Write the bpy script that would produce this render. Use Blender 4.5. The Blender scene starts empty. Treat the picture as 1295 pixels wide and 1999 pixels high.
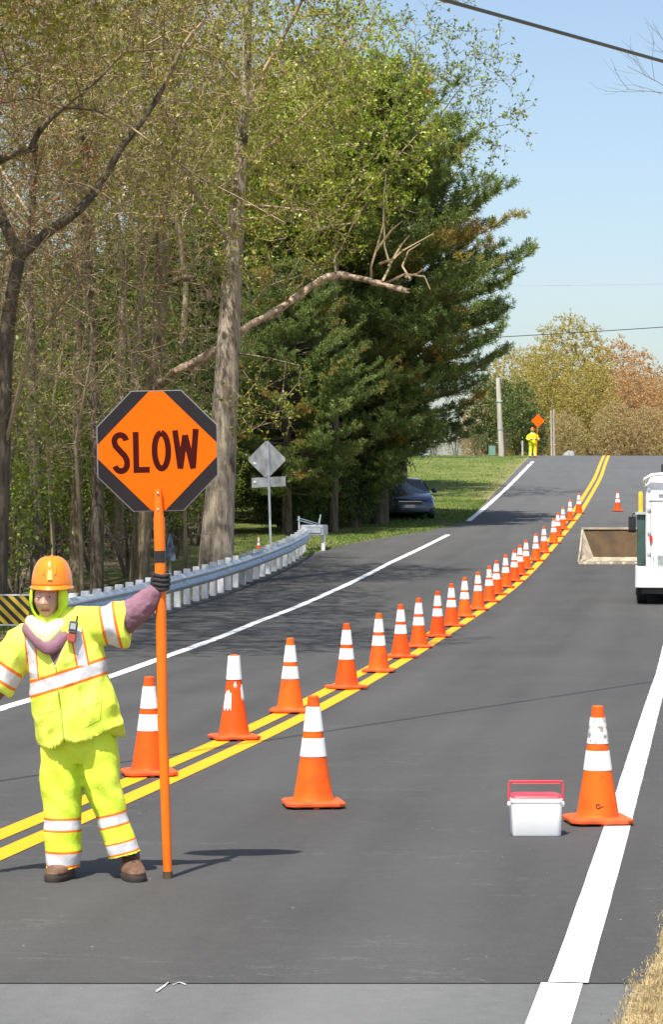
import bpy, bmesh, math, random
import numpy as np
from mathutils import Vector, Matrix, noise as mnoise
R = math.radians
S = bpy.context.scene
COL = S.collection

# ------------------------------------------------------------------ camera, world, sun
F = 5000.0; HZ = 1014.0; CX = 647.5; EYE = 1.86       # focal length / horizon row in photo pixels
cam_d = bpy.data.cameras.new("camera"); cam = bpy.data.objects.new("camera", cam_d); COL.objects.link(cam)
cam.location = (0, 0, EYE); cam.rotation_euler = (R(90), 0, 0)
cam_d.sensor_fit = 'VERTICAL'; cam_d.sensor_height = 24.0; cam_d.lens = F/1999*24.0
cam_d.shift_y = (HZ-999.5)/1999; cam_d.clip_start = 0.1; cam_d.clip_end = 6000
S.camera = cam

SUNV = Vector((-0.40, -0.96, 2.15)).normalized()       # towards the sun
sun_el = math.asin(SUNV.z); sun_az = math.atan2(SUNV.x, SUNV.y)
w = bpy.data.worlds.new("World"); S.world = w; w.use_nodes = True
nt = w.node_tree; bg = nt.nodes["Background"]
sky = nt.nodes.new("ShaderNodeTexSky"); sky.sky_type = 'NISHITA'; sky.sun_disc = False
sky.sun_elevation = sun_el; sky.sun_rotation = sun_az
sky.air_density = 1.0; sky.dust_density = 1.9; sky.ozone_density = .6; sky.altitude = 0
nt.links.new(sky.outputs[0], bg.inputs[0]); bg.inputs[1].default_value = 0.124
sd = bpy.data.lights.new("sun", 'SUN'); sd.energy = 5.0; sd.angle = R(0.5); sd.color = (1, .955, .88)
so = bpy.data.objects.new("sun", sd); COL.objects.link(so)
so.rotation_euler = (-SUNV).to_track_quat('-Z', 'Y').to_euler(); so.location = (-20, -30, 60)
S.view_settings.view_transform = 'Standard'; S.view_settings.look = 'None'
S.view_settings.exposure = 0.6; S.view_settings.gamma = 1.0

# ------------------------------------------------------------------ terrain profile and pixel helpers
_ky = np.array([-60, 0, 30, 38, 44, 50, 55, 60, 65, 70, 75, 80, 85, 91, 100, 110, 120, 130, 140, 147, 153, 158, 165, 180, 200, 260, 400, 900, 4000.])
_kz = np.array([0, 0, 0, 0, .06, .19, .34, .54, .77, 1.01, 1.26, 1.5, 1.75, 2.07, 2.6, 3.2, 3.83, 4.46, 5.06, 5.42, 5.68, 5.80, 5.80, 5.6, 5.2, 4.2, 2.0, 0, -4.])
_yd = np.arange(-60, 420, .5); _g = np.exp(-(np.arange(-24, 25)*.5/3.6)**2/2); _g /= _g.sum()
def _smooth(ky, kv):
    d = np.interp(np.arange(-72, 432, .5), ky, kv); return np.convolve(d, _g, 'same')[24:24+len(_yd)]
_zd = _smooth(_ky, _kz)
def zr(Y): return np.where(np.asarray(Y) < 410, np.interp(Y, _yd, _zd), np.interp(Y, _ky, _kz))
def G(px, py):
    """point of the road surface seen at a photo pixel"""
    sl = (HZ-py)/F
    Ys = np.arange(6, 160, .05); d = EYE+sl*Ys - zr(Ys)
    i = np.argmax(d <= 0) if (d <= 0).any() else len(Ys)-1
    Y = Ys[i]
    return Vector(((px-CX)/F*Y, Y, float(zr(Y))))
def P(px, py, Y): return Vector(((px-CX)/F*Y, Y, EYE+(HZ-py)/F*Y))

# ------------------------------------------------------------------ node helpers
class NT:
    def __init__(s, name):
        s.m = bpy.data.materials.new(name); s.m.use_nodes = True; s.t = s.m.node_tree
        s.b = s.t.nodes["Principled BSDF"]; s.out = s.t.nodes["Material Output"]
        s.tc = s.t.nodes.new("ShaderNodeTexCoord"); s.P = s.tc.outputs["Object"]
    def n(s, t, **k):
        x = s.t.nodes.new(t)
        for a, b in k.items(): setattr(x, a, b)
        return x
    def put(s, sock, v):
        if isinstance(v, bpy.types.NodeSocket): s.t.links.new(v, sock)
        else: sock.default_value = v
    def math(s, op, a, b=0.0, c=0.0, clamp=False):
        x = s.n("ShaderNodeMath", operation=op); x.use_clamp = clamp
        s.put(x.inputs[0], a); s.put(x.inputs[1], b); s.put(x.inputs[2], c); return x.outputs[0]
    def dot(s, v):
        x = s.n("ShaderNodeVectorMath", operation='DOT_PRODUCT'); s.put(x.inputs[0], s.P); x.inputs[1].default_value = v; return x.outputs["Value"]
    def scaled(s, v, src=None):
        x = s.n("ShaderNodeVectorMath", operation='MULTIPLY'); s.put(x.inputs[0], src or s.P); x.inputs[1].default_value = v; return x.outputs[0]
    def noise(s, scale, detail=3, vec=None, rough=.5):
        x = s.n("ShaderNodeTexNoise"); x.inputs["Scale"].default_value = scale; x.inputs["Detail"].default_value = detail
        x.inputs["Roughness"].default_value = rough; s.put(x.inputs["Vector"], vec or s.P); return x.outputs[0]
    def ramp(s, f, a, b):
        x = s.n("ShaderNodeMapRange"); x.clamp = True; s.put(x.inputs[0], f); x.inputs[1].default_value = a; x.inputs[2].default_value = b; return x.outputs[0]
    def mix(s, f, a, b):
        x = s.n("ShaderNodeMix", data_type='RGBA'); s.put(x.inputs[0], f)
        for k, v in ((6, a), (7, b)):
            if not isinstance(v, bpy.types.NodeSocket) and len(v) == 3: v = (*v, 1)
            s.put(x.inputs[k], v)
        return x.outputs[2]
    def lt(s, a, b): return s.math('LESS_THAN', a, b)
    def gt(s, a, b): return s.math('GREATER_THAN', a, b)
    def mul(s, *a):
        r = a[0]
        for q in a[1:]: r = s.math('MULTIPLY', r, q)
        return r
    def bump(s, h, strength=.3, dist=.01):
        x = s.n("ShaderNodeBump"); x.inputs["Strength"].default_value = strength; x.inputs["Distance"].default_value = dist
        s.put(x.inputs["Height"], h); s.t.links.new(x.outputs[0], s.b.inputs["Normal"])
    def set(s, col=None, rough=None, metal=None, spec=None, coat=None):
        if col is not None: s.put(s.b.inputs["Base Color"], (*col, 1) if not isinstance(col, bpy.types.NodeSocket) and len(col) == 3 else col)
        if rough is not None: s.put(s.b.inputs["Roughness"], rough)
        if metal is not None: s.b.inputs["Metallic"].default_value = metal
        if spec is not None: s.b.inputs["Specular IOR Level"].default_value = spec
        if coat is not None: s.b.inputs["Coat Weight"].default_value = coat
        return s.m

def mat(name, c, rough=.6, var=.15, scale=8, bump=0, bscale=30, metal=0, spec=.5, coat=0, c2=None, stretch=(1, 1, 1), bdist=.01):
    t = NT(name); v = t.scaled(stretch)
    c2 = c2 or tuple(x*(1-var) for x in c); c1 = tuple(min(1, x*(1+var*.5)) for x in c)
    f = t.ramp(t.noise(scale, 4, v), .35, .65)
    if bump: t.bump(t.noise(bscale, 4, v), bump, bdist)
    return t.set(t.mix(f, c2, c1), rough, metal, spec, coat)

def leafmat(name, a, b, c=None, trans=.35, clump=.5, cf=.65):
    """thin leaf: diffuse + light passing through, colour varies leaf by leaf and clump by clump"""
    t = NT(name); geo = t.n("ShaderNodeNewGeometry")
    f = t.math('ADD', t.math('MULTIPLY', geo.outputs["Random Per Island"], .5), t.math('MULTIPLY', t.ramp(t.noise(clump, 2), .3, .7), .5))
    col = t.mix(f, a, b)
    if c: col = t.mix(t.ramp(t.noise(clump*.8, 2, t.scaled((1, 1, 1.7))), cf-.05, cf+.08), col, c)
    d = t.n("ShaderNodeBsdfDiffuse"); tr = t.n("ShaderNodeBsdfTranslucent"); g = t.n("ShaderNodeBsdfGlossy"); g.inputs["Roughness"].default_value = .45
    t.put(d.inputs[0], col); t.put(tr.inputs[0], col)
    m = t.n("ShaderNodeMixShader"); m.inputs[0].default_value = trans; t.t.links.new(d.outputs[0], m.inputs[1]); t.t.links.new(tr.outputs[0], m.inputs[2])
    m2 = t.n("ShaderNodeMixShader"); m2.inputs[0].default_value = .04; t.t.links.new(m.outputs[0], m2.inputs[1]); t.t.links.new(g.outputs[0], m2.inputs[2])
    t.t.links.new(m2.outputs[0], t.out.inputs[0]); return t.m

# ------------------------------------------------------------------ mesh helpers
class MB:
    def __init__(s): s.v = []; s.f = []; s.mi = []; s.n = 0
    def add(s, v, f, mi=0):
        v = [tuple(p) for p in v]; o = s.n
        s.v += v; s.n += len(v); s.f += [tuple(i+o for i in q) for q in f]; s.mi += [mi]*len(f); return s
    def box(s, a, b, mi=0, m=None, taper=None):
        (x0, y0, z0), (x1, y1, z1) = a, b
        v = [Vector(p) for p in ((x0,y0,z0),(x1,y0,z0),(x1,y1,z0),(x0,y1,z0),(x0,y0,z1),(x1,y0,z1),(x1,y1,z1),(x0,y1,z1))]
        if taper:
            cx, cy = (x0+x1)/2, (y0+y1)/2
            for p in v[4:]: p.x = cx+(p.x-cx)*taper; p.y = cy+(p.y-cy)*taper
        if m is not None: v = [m @ p for p in v]
        return s.add(v, [(0,3,2,1),(4,5,6,7),(0,1,5,4),(1,2,6,5),(2,3,7,6),(3,0,4,7)], mi)
    def loft(s, rings, mi=0, caps=True):
        n = len(rings[0]); v = [p for r in rings for p in r]; f = []
        for i in range(len(rings)-1):
            for j in range(n):
                k = (j+1) % n; f.append((i*n+j, i*n+k, (i+1)*n+k, (i+1)*n+j))
        if caps: f.append(tuple(range(n))[::-1]); f.append(tuple((len(rings)-1)*n+j for j in range(n)))
        return s.add(v, f, mi)
    def lathe(s, prof, n=24, mi=0, c=(0, 0, 0), caps=True, sq=None):
        rings = []
        for r, z in prof:
            rings.append([(c[0]+r*math.cos(2*math.pi*j/n), c[1]+r*math.sin(2*math.pi*j/n), c[2]+z) for j in range(n)])
        return s.loft(rings, mi, caps)
    def tube(s, path, rad, n=8, mi=0, caps=True, ell=1.0):
        path = [Vector(p) for p in path]; rad = rad if hasattr(rad, '__len__') else [rad]*len(path)
        rings = []; prev = None
        for i, p in enumerate(path):
            d = (path[min(i+1, len(path)-1)]-path[max(i-1, 0)]).normalized()
            if prev is None:
                u = d.orthogonal().normalized()
                if abs(d.y) < .9: u = (Vector((0, 1, 0))-d*d.y).normalized()
            else: u = (prev-d*prev.dot(d)).normalized()
            prev = u; q = d.cross(u)
            rings.append([p+(u*math.cos(2*math.pi*j/n)*ell+q*math.sin(2*math.pi*j/n))*rad[i] for j in range(n)])
        return s.loft(rings, mi, caps)
    def ellipsoid(s, c, r, nu=20, nv=12, mi=0, rot=None):
        c = Vector(c); v = []; f = []
        for i in range(nv+1):
            th = math.pi*(i/nv)*.998+.003
            for j in range(nu):
                ph = 2*math.pi*j/nu
                p = Vector((r[0]*math.sin(th)*math.cos(ph), r[1]*math.sin(th)*math.sin(ph), -r[2]*math.cos(th)))
                if rot: p = rot @ p
                v.append(c+p)
        for i in range(nv):
            for j in range(nu):
                k = (j+1) % nu; f.append((i*nu+j, i*nu+k, (i+1)*nu+k, (i+1)*nu+j))
        f.append(tuple(range(nu))[::-1]); f.append(tuple(nv*nu+j for j in range(nu)))
        return s.add(v, f, mi)
    def prism(s, poly, d, mi=0):
        """poly in x,z at y=0 extruded to y=d"""
        n = len(poly); v = [(x, 0, z) for x, z in poly]+[(x, d, z) for x, z in poly]
        return s.add(v, [tuple(range(n)), tuple(range(2*n-1, n-1, -1))]+[(i, i+n, (i+1) % n+n, (i+1) % n) for i in range(n)], mi)
    def xf(s, m):
        s.v = [tuple(m @ Vector(p)) for p in s.v]; return s
    def build(s, name, mats, parent=None, smooth=False, bevel=0, loc=None, autos=True):
        me = bpy.data.meshes.new(name); me.from_pydata(s.v, [], s.f)
        mats = mats if isinstance(mats, (list, tuple)) else [mats]
        for m in mats: me.materials.append(m)
        if len(mats) > 1: me.polygons.foreach_set("material_index", s.mi)
        bm = bmesh.new(); bm.from_mesh(me); bmesh.ops.recalc_face_normals(bm, faces=bm.faces)
        if bevel: bmesh.ops.bevel(bm, geom=[e for e in bm.edges if e.calc_face_angle(0) > .5], offset=bevel, segments=2, affect='EDGES', clamp_overlap=True)
        if smooth:
            for f in bm.faces: f.smooth = True
            if autos:
                for e in bm.edges: e.smooth = e.calc_face_angle(0) < R(42)
        bm.to_mesh(me); bm.free()
        o = bpy.data.objects.new(name, me); COL.objects.link(o)
        if parent: o.parent = parent
        if loc: o.location = loc
        return o

def fastmesh(name, V, Fq, mats, mi=None, parent=None, smooth=False):
    V = np.asarray(V, dtype=np.float32); Fq = np.asarray(Fq, dtype=np.int32); k = Fq.shape[1]
    me = bpy.data.meshes.new(name); me.vertices.add(len(V)); me.vertices.foreach_set("co", V.ravel())
    me.loops.add(Fq.size); me.loops.foreach_set("vertex_index", Fq.ravel())
    me.polygons.add(len(Fq)); me.polygons.foreach_set("loop_start", np.arange(0, Fq.size, k, dtype=np.int32))
    try: me.polygons.foreach_set("loop_total", np.full(len(Fq), k, dtype=np.int32))
    except Exception: pass
    for m in (mats if isinstance(mats, (list, tuple)) else [mats]): me.materials.append(m)
    if mi is not None: me.polygons.foreach_set("material_index", np.asarray(mi, dtype=np.int32))
    if smooth: me.polygons.foreach_set("use_smooth", np.ones(len(Fq), dtype=bool))
    me.update(calc_edges=True); me.validate()
    o = bpy.data.objects.new(name, me); COL.objects.link(o)
    if parent: o.parent = parent
    return o

def remesh(mb, name, voxel, mats, parent=None, smooth=4, wrinkle=None, factor=.5):
    o = mb.build("tmp_"+name, mats if isinstance(mats, (list, tuple)) else [mats])
    m = o.modifiers.new("r", 'REMESH'); m.mode = 'VOXEL'; m.voxel_size = voxel
    if smooth: m2 = o.modifiers.new("s", 'SMOOTH'); m2.iterations = smooth; m2.factor = factor
    dg = bpy.context.evaluated_depsgraph_get(); me = bpy.data.meshes.new_from_object(o.evaluated_get(dg))
    old = o.data; bpy.data.objects.remove(o); bpy.data.meshes.remove(old)
    me.name = name
    if wrinkle:
        nv = len(me.vertices); co = np.empty(nv*3, dtype=np.float32); me.vertices.foreach_get("co", co); no = np.empty(nv*3, dtype=np.float32); me.vertex_normals.foreach_get("vector", no)
        d = np.array([wrinkle(Vector(c)) for c in co.reshape(-1, 3)], dtype=np.float32)
        me.vertices.foreach_set("co", (co.reshape(-1, 3)+no.reshape(-1, 3)*d[:, None]).ravel())
    me.materials.clear()
    for q in (mats if isinstance(mats, (list, tuple)) else [mats]): me.materials.append(q)
    me.polygons.foreach_set("use_smooth", np.ones(len(me.polygons), dtype=bool)); me.update()
    o = bpy.data.objects.new(name, me); COL.objects.link(o)
    if parent: o.parent = parent
    return o

def tag(o, label=None, cat=None, group=None, kind=None):
    if label: o['label'] = label
    if cat: o['category'] = cat
    if group: o['group'] = group
    if kind: o['kind'] = kind
    return o
def thing(name, label, cat, loc=(0, 0, 0), rz=0, group=None):
    o = bpy.data.objects.new(name, None); o.empty_display_size = .2; COL.objects.link(o)
    o.location = loc; o.rotation_euler = (0, 0, rz); return tag(o, label, cat, group)
def dup(root, loc, rz=0, label=None, sc=1.0, group=None):
    r = root.copy(); COL.objects.link(r); r.location = loc; r.rotation_euler = (0, 0, rz)
    r.scale = (sc,)*3 if not hasattr(sc, '__len__') else sc
    if label: r['label'] = label
    if group: r['group'] = group
    def rec(a, b):
        for ch in a.children:
            c = ch.copy(); COL.objects.link(c); c.parent = b; rec(ch, c)
    rec(root, r); return r

# ------------------------------------------------------------------ materials
YL = Vector((.135, .99, 0))   # road heading
def asphalt(name, c, far=None):
    t = NT(name)
    rot = t.n("ShaderNodeMapping"); t.t.links.new(t.P, rot.inputs[0]); rot.inputs["Rotation"].default_value = (0, 0, math.atan(.135))
    v = t.scaled((1, .07, 1), rot.outputs[0])
    big = t.ramp(t.noise(.35, 4), .3, .7); lon = t.ramp(t.noise(2.2, 4, v), .3, .7)
    fine = t.ramp(t.noise(95, 2), .35, .7); mid = t.ramp(t.noise(9, 5, rough=.7), .3, .7)
    f = t.math('ADD', t.math('MULTIPLY', big, .3), t.math('ADD', t.math('MULTIPLY', lon, .3), t.math('ADD', t.math('MULTIPLY', fine, .28), t.math('MULTIPLY', mid, .22))))
    col = t.mix(f, tuple(x*.62 for x in c), tuple(x*1.38 for x in c))
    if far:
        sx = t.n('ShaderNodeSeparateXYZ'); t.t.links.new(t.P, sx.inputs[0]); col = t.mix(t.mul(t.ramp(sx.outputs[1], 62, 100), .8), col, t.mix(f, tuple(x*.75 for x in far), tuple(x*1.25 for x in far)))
    vo = t.n("ShaderNodeTexVoronoi"); vo.inputs["Scale"].default_value = 7; t.put(vo.inputs["Vector"], t.P)
    sp = t.mul(t.lt(vo.outputs["Distance"], .045), t.gt(t.noise(3.1, 1), .56))
    col = t.mix(sp, col, (.30, .28, .25))
    vs = t.n("ShaderNodeTexVoronoi"); vs.inputs["Scale"].default_value = 34; t.put(vs.inputs["Vector"], t.P)
    col = t.mix(t.mul(t.lt(vs.outputs["Distance"], .12), .35), col, (.16, .15, .14))
    sc_ = t.noise(1.1, 6, t.scaled((.25, 1.2, 1), rot.outputs[0]), .7); th_ = t.math('ABSOLUTE', t.math('SUBTRACT', sc_, .5)); col = t.mix(t.mul(t.lt(th_, .0022), t.gt(t.noise(.9, 1), .52), .35), col, (.20, .19, .18))
    sxx = t.n('ShaderNodeSeparateXYZ'); t.t.links.new(rot.outputs[0], sxx.inputs[0]); pol = t.ramp(t.math('SINE', t.math('MULTIPLY', sxx.outputs[0], 3.7)), .2, 1); col = t.mix(t.mul(pol, .18), col, tuple(x*1.7 for x in c))
    t.bump(t.noise(160, 3), .35, .004)
    return t.set(col, .8, spec=.3)
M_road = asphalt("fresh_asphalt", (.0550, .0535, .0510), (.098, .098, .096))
M_old = asphalt("old_asphalt", (.112, .113, .109))
def paint(name, c, wear=.66):
    t = NT(name); f = t.math('MULTIPLY', t.ramp(t.noise(70, 5, rough=.75), wear-.08, wear), t.ramp(t.noise(2.5, 3), .4, .6))
    m = t.mix(t.ramp(t.noise(4, 4), .3, .8), c, tuple(x*.9 for x in c))
    return t.set(t.mix(t.math('MULTIPLY', f, .5), m, (.08, .08, .08)), .6, spec=.4)
M_white = paint("white_road_paint", (.86, .86, .85)); M_yellow = paint("yellow_road_paint", (.90, .37, .004))

def M_ground():
    t = NT("ground_cover"); a = t.n("ShaderNodeAttribute"); a.attribute_name = "zone"; sep = t.n("ShaderNodeSeparateColor"); t.t.links.new(a.outputs[0], sep.inputs[0])
    n1 = t.ramp(t.noise(.7, 6, t.scaled((1, .35, 1)), rough=.7), .38, .62); n2 = t.ramp(t.noise(14, 4), .3, .7); n3 = t.ramp(t.noise(60, 3), .3, .7)
    litter = t.mix(n2, (.09, .06, .035), (.24, .18, .11)); moss = t.mix(n3, (.05, .065, .02), (.11, .13, .035))
    woods = t.mix(t.ramp(t.noise(.5, 3), .42, .6), litter, moss)
    lawn = t.mix(n1, t.mix(n3, (.07, .105, .02), (.11, .15, .03)), t.mix(n3, (.13, .15, .035), (.19, .20, .06)))
    straw = t.mix(t.ramp(t.noise(5, 4), .4, .62), t.mix(n3, (.34, .25, .12), (.52, .42, .24)), t.mix(n2, (.16, .12, .07), (.27, .22, .10)))
    c = t.mix(sep.outputs[1], woods, lawn); c = t.mix(sep.outputs[0], c, straw)
    t.bump(t.noise(25, 5, rough=.7), .8, .04)
    return t.set(c, .95, spec=.15)
M_gnd = M_ground()

def barkmat(name, a, b, sc=1.0, spots=(.09, .08, .06)):
    t = NT(name); v = t.scaled((1, 1, .22)); n = t.noise(9*sc, 6, v, .7); n2 = t.noise(3*sc, 3, t.scaled((1, 1, .6)))
    c = t.mix(t.ramp(n, .35, .65), a, b); c = t.mix(t.ramp(n2, .58, .7), c, spots)
    t.bump(n, .9, .05); return t.set(c, .9, spec=.2)
M_barkbig = barkmat("pale_scaly_bark", (.17, .13, .09), (.52, .43, .32), spots=(.10, .085, .06))
M_bark = barkmat("grey_brown_bark", (.13, .10, .06), (.35, .275, .18), spots=(.09, .12, .03))
M_barkdk = barkmat("dark_bark", (.055, .045, .033), (.20, .16, .115))
M_barkred = mat("bare_pinkish_wood", (.56, .41, .28), .85, .4, 6, .9, 22, c2=(.17, .11, .07), stretch=(1, 1, 1), bdist=.03)
M_twig = mat("twig_bark", (.42, .31, .18), .85, .3, .7, c2=(.16, .12, .07))
M_twigdk = mat("dark_twig_bark", (.16, .13, .10), .85, .3, 2)
L_olive = leafmat("olive_bud_leaves", (.12, .14, .010), (.38, .38, .04), (.40, .26, .08), clump=.6, cf=.62)
L_lime = leafmat("fresh_lime_leaves", (.17, .25, .010), (.42, .50, .040))
L_red = leafmat("red_maple_buds", (.52, .09, .04), (.42, .20, .05))
L_holly = leafmat("dark_evergreen_leaves", (.03, .06, .010), (.14, .20, .03), trans=.2)
L_pine = leafmat("pine_needles", (.055, .11, .028), (.27, .34, .070), (.46, .32, .065), trans=.25, clump=.42, cf=.63)
L_far1 = leafmat("far_yellow_green_leaves", (.32, .27, .05), (.52, .43, .09))
L_far2 = leafmat("far_russet_leaves", (.44, .27, .10), (.60, .37, .15))
L_far3 = leafmat("far_grey_brown_leaves", (.38, .29, .12), (.52, .40, .17))
L_shrub = leafmat("grey_green_shrub_leaves", (.07, .09, .02), (.22, .24, .055), trans=.25)

M_galv = mat("galvanised_steel", (.56, .61, .66), .42, .15, 5, .1, 40, metal=.55)
M_galvlt = mat("weathered_white_post", (.66, .68, .69), .6, .15, 6, .2, 30)
M_alu = mat("sign_back_aluminium", (.42, .43, .44), .5, .2, 4, 0, metal=.35)
M_wood = mat("weathered_pole_wood", (.50, .45, .38), .85, .3, 6, .5, 30, stretch=(1, 1, .1))
M_black = mat("black_rubber", (.02, .02, .022), .6, .2)
M_blackpl = mat("black_plastic", (.025, .025, .028), .35, .2)
def conemat():
    t = NT("cone_orange"); oi = t.n("ShaderNodeObjectInfo"); rn = oi.outputs["Random"]
    off = t.n("ShaderNodeVectorMath", operation='ADD'); t.t.links.new(t.P, off.inputs[0]); cb = t.n("ShaderNodeCombineXYZ"); t.put(cb.inputs[0], t.math('MULTIPLY', rn, 37.)); t.t.links.new(cb.outputs[0], off.inputs[1]); v = off.outputs[0]
    c = t.mix(rn, (.90, .075, .003), (.84, .125, .008)); c = t.mix(t.ramp(t.noise(7, 4, v), .45, .75), c, (.62, .07, .012))
    c = t.mix(t.mul(t.ramp(t.noise(26, 5, v, .75), .60, .68), .55), c, (.16, .05, .03)); t.bump(t.noise(60, 2, v), .1, .004); return t.set(c, .5, spec=.22)
M_or = conemat(); M_or_old = mat("cone_orange_plain", (.86, .090, .004), .5, .12, 6, .08, 60, c2=(.76, .070, .003), spec=.22)
M_orbase = mat("cone_base_orange", (.74, .10, .025), .6, .2, 9, .15, 60, spec=.25)
def collarmat():
    t = NT("white_reflective_collar"); oi = t.n("ShaderNodeObjectInfo"); off = t.n("ShaderNodeVectorMath", operation='ADD'); t.t.links.new(t.P, off.inputs[0]); cb = t.n("ShaderNodeCombineXYZ"); t.put(cb.inputs[0], t.math('MULTIPLY', oi.outputs["Random"], 41.)); t.t.links.new(cb.outputs[0], off.inputs[1])
    c = t.mix(t.mul(t.ramp(t.noise(24, 5, off.outputs[0], .75), .60, .68), .5), (.86, .86, .87), (.45, .42, .40)); return t.set(c, .35)
M_collar = collarmat()
def M_dirtyc():
    t = NT("scuffed_reflective_collar"); f = t.ramp(t.noise(22, 5, rough=.7), .50, .58)
    f2 = t.ramp(t.noise(14, 2), .5, .6)
    return t.set(t.mix(f, t.mix(f2, (.84, .84, .85), (.62, .62, .64)), (.26, .23, .22)), .4)
M_dirty = M_dirtyc()
print("setup ok")

# ------------------------------------------------------------------ road and ground
def edgeL(Y): return np.interp(Y, [-60, 5, 39, 44, 47.5, 55, 63.6, 67, 70, 74, 80, 85.5, 147, 160, 400], [-30, -9.5, -5.1, -3.95, -3.3, -2.35, -1.25, -.75, -.2, .85, 3.1, 4.5, 11.4, 13.0, 45])
_yv = _smooth([-60, 9.4, 14.1, 18.5, 23.8, 32, 42, 50, 59.6, 75, 90.6, 120, 150, 165, 400], [-13.5, -2.62, -1.83, -1.05, -.24, .78, 1.98, 3.13, 4.56, 6.68, 8.80, 12.65, 16.25, 17.9, 46])
def yelR(Y): return np.interp(Y, _yd, _yv)
_wr0 = [G(*p) for p in ((1082, 1999), (1117, 1925), (1155, 1800), (1180, 1700), (1197, 1640), (1216, 1600-8), (1243, 1500), (1260, 1430), (1281, 1363), (1294, 1320))]
_wf = np.polyfit([p.y for p in _wr0], [p.x for p in _wr0], 3); _wr = [Vector((float(np.polyval(_wf, y)), y, 0)) for y in np.linspace(_wr0[0].y, _wr0[-1].y, 14)]
def whR(Y):
    ys = [-60, 5]+[p.y for p in _wr]+[40, 60, 90.6, 150, 165, 400]; xs = [-9, .10]+[p.x for p in _wr]+[5.3, 8.0, 12.3, 20.0, 21.8, 50]
    return np.interp(Y, ys, xs)
_wl = [G(*p) for p in ((0, 1387), (110, 1355), (220, 1322), (330, 1282), (500, 1217), (640, 1160), (760, 1101), (830, 1068), (878, 1044))]
def edgeR(Y): return whR(Y)+np.interp(Y, [0, 9.4, 10.3, 11, 14, 20, 400], [.235, .24, .27, .36, .33, .45, .6])

ys = np.concatenate([np.arange(-60, 6, 6), np.arange(6, 30, .5), np.arange(30, 175, 1.5), np.arange(175, 420, 15), [500, 700, 1000, 1600, 2600, 3900]])
rng = np.random.default_rng(4)
offs = np.array([0, .12, .3, .6, 1, 1.6, 2.5, 4, 6, 9, 13, 18, 26, 40, 70, 130, 300, 900, 2500.])
V = []; Z = []
for Y in ys:
    eL, eR, z0 = float(edgeL(Y)), float(edgeR(Y)), float(zr(Y))
    row = []
    for o in offs[::-1]:
        x = eL-o; z = z0+.012
        if Y < 64 and Y > 20: z -= np.interp(o, [.9, 3, 8, 30, 60], [0, .45, .7, .2, .5])*np.interp(Y, [20, 30, 58, 66], [0, 1, 1, 0])
        if o > .3: z += .05*mnoise.noise((x*.6, Y*.6, 0)) + (.25*mnoise.noise((x*.1, Y*.1, 3)) if o > 6 else 0)
        lawn = 1.0 if Y > 66 else np.interp(Y, [62, 66], [0, 1]); lawn *= np.interp(o-np.interp(Y, [66, 75, 85, 97, 400], [.6, 2.6, 6, 60, 800]), [0, 4], [1, 0])
        straw = np.interp(o, [0, .35, .9], [1, .6, 0])*(.8 if Y < 75 else .45)
        row.append((x, Y, z)); Z.append((straw, lawn, 0, 1))
    for k in range(1, 5):
        x = eL+(eR-eL)*k/5; row.append((x, Y, z0-.05)); Z.append((1, 0, 0, 1))
    for o in offs:
        x = eR+o; z = z0+.012+(.04*mnoise.noise((x*3, Y*3, 0)) if 0 < o < 4 else 0)
        row.append((x, Y, z)); Z.append((1.0 if o < 3 or Y < 30 else .5, .6, 0, 1))
    V += row
nc = len(offs)*2+4
Fq = [(i*nc+j, i*nc+j+1, (i+1)*nc+j+1, (i+1)*nc+j) for i in range(len(ys)-1) for j in range(nc-1)]
gnd = fastmesh("ground", V, Fq, M_gnd, smooth=True); tag(gnd, kind="structure")
ca = gnd.data.color_attributes.new("zone", 'FLOAT_COLOR', 'POINT'); ca.data.foreach_set("color", np.array(Z, dtype=np.float32).ravel())

def sheet(name, m, ya, yb, fl, fr, dz, step=.6, cols=10):
    yy = np.arange(ya, yb+step*.5, step); v = []
    for Y in yy:
        a, b = float(fl(Y)), float(fr(Y)); z = float(zr(Y))+dz
        for k in range(cols+1): v.append((a+(b-a)*k/cols, Y, z))
    n = cols+1
    o = fastmesh(name, v, [(i*n+j, i*n+j+1, (i+1)*n+j+1, (i+1)*n+j) for i in range(len(yy)-1) for j in range(cols)], m, smooth=True)
    return tag(o, kind="structure")
JY = 10.19
sheet("old_road", M_old, -58, JY+.3, edgeL, edgeR, .012, .3)
rag = lambda f, a, s: (lambda Y: float(f(Y))+a*mnoise.noise((Y*s, 3.3, 1.7)))
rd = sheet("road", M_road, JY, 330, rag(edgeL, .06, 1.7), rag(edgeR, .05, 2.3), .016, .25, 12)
# side road at the crest and driveway on the lawn
sr = MB()
v = []; 
for Y, zz in ((147.5, 0), (158.5, 0)):
    for X in (-40, 0, 6, 11.8+.1*(Y-147)): v.append((X, Y, float(zr(Y))+.035))
sr.add(v, [(0, 1, 5, 4), (1, 2, 6, 5), (2, 3, 7, 6)]); tag(sr.build("side_road", M_old), kind="structure")

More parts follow.
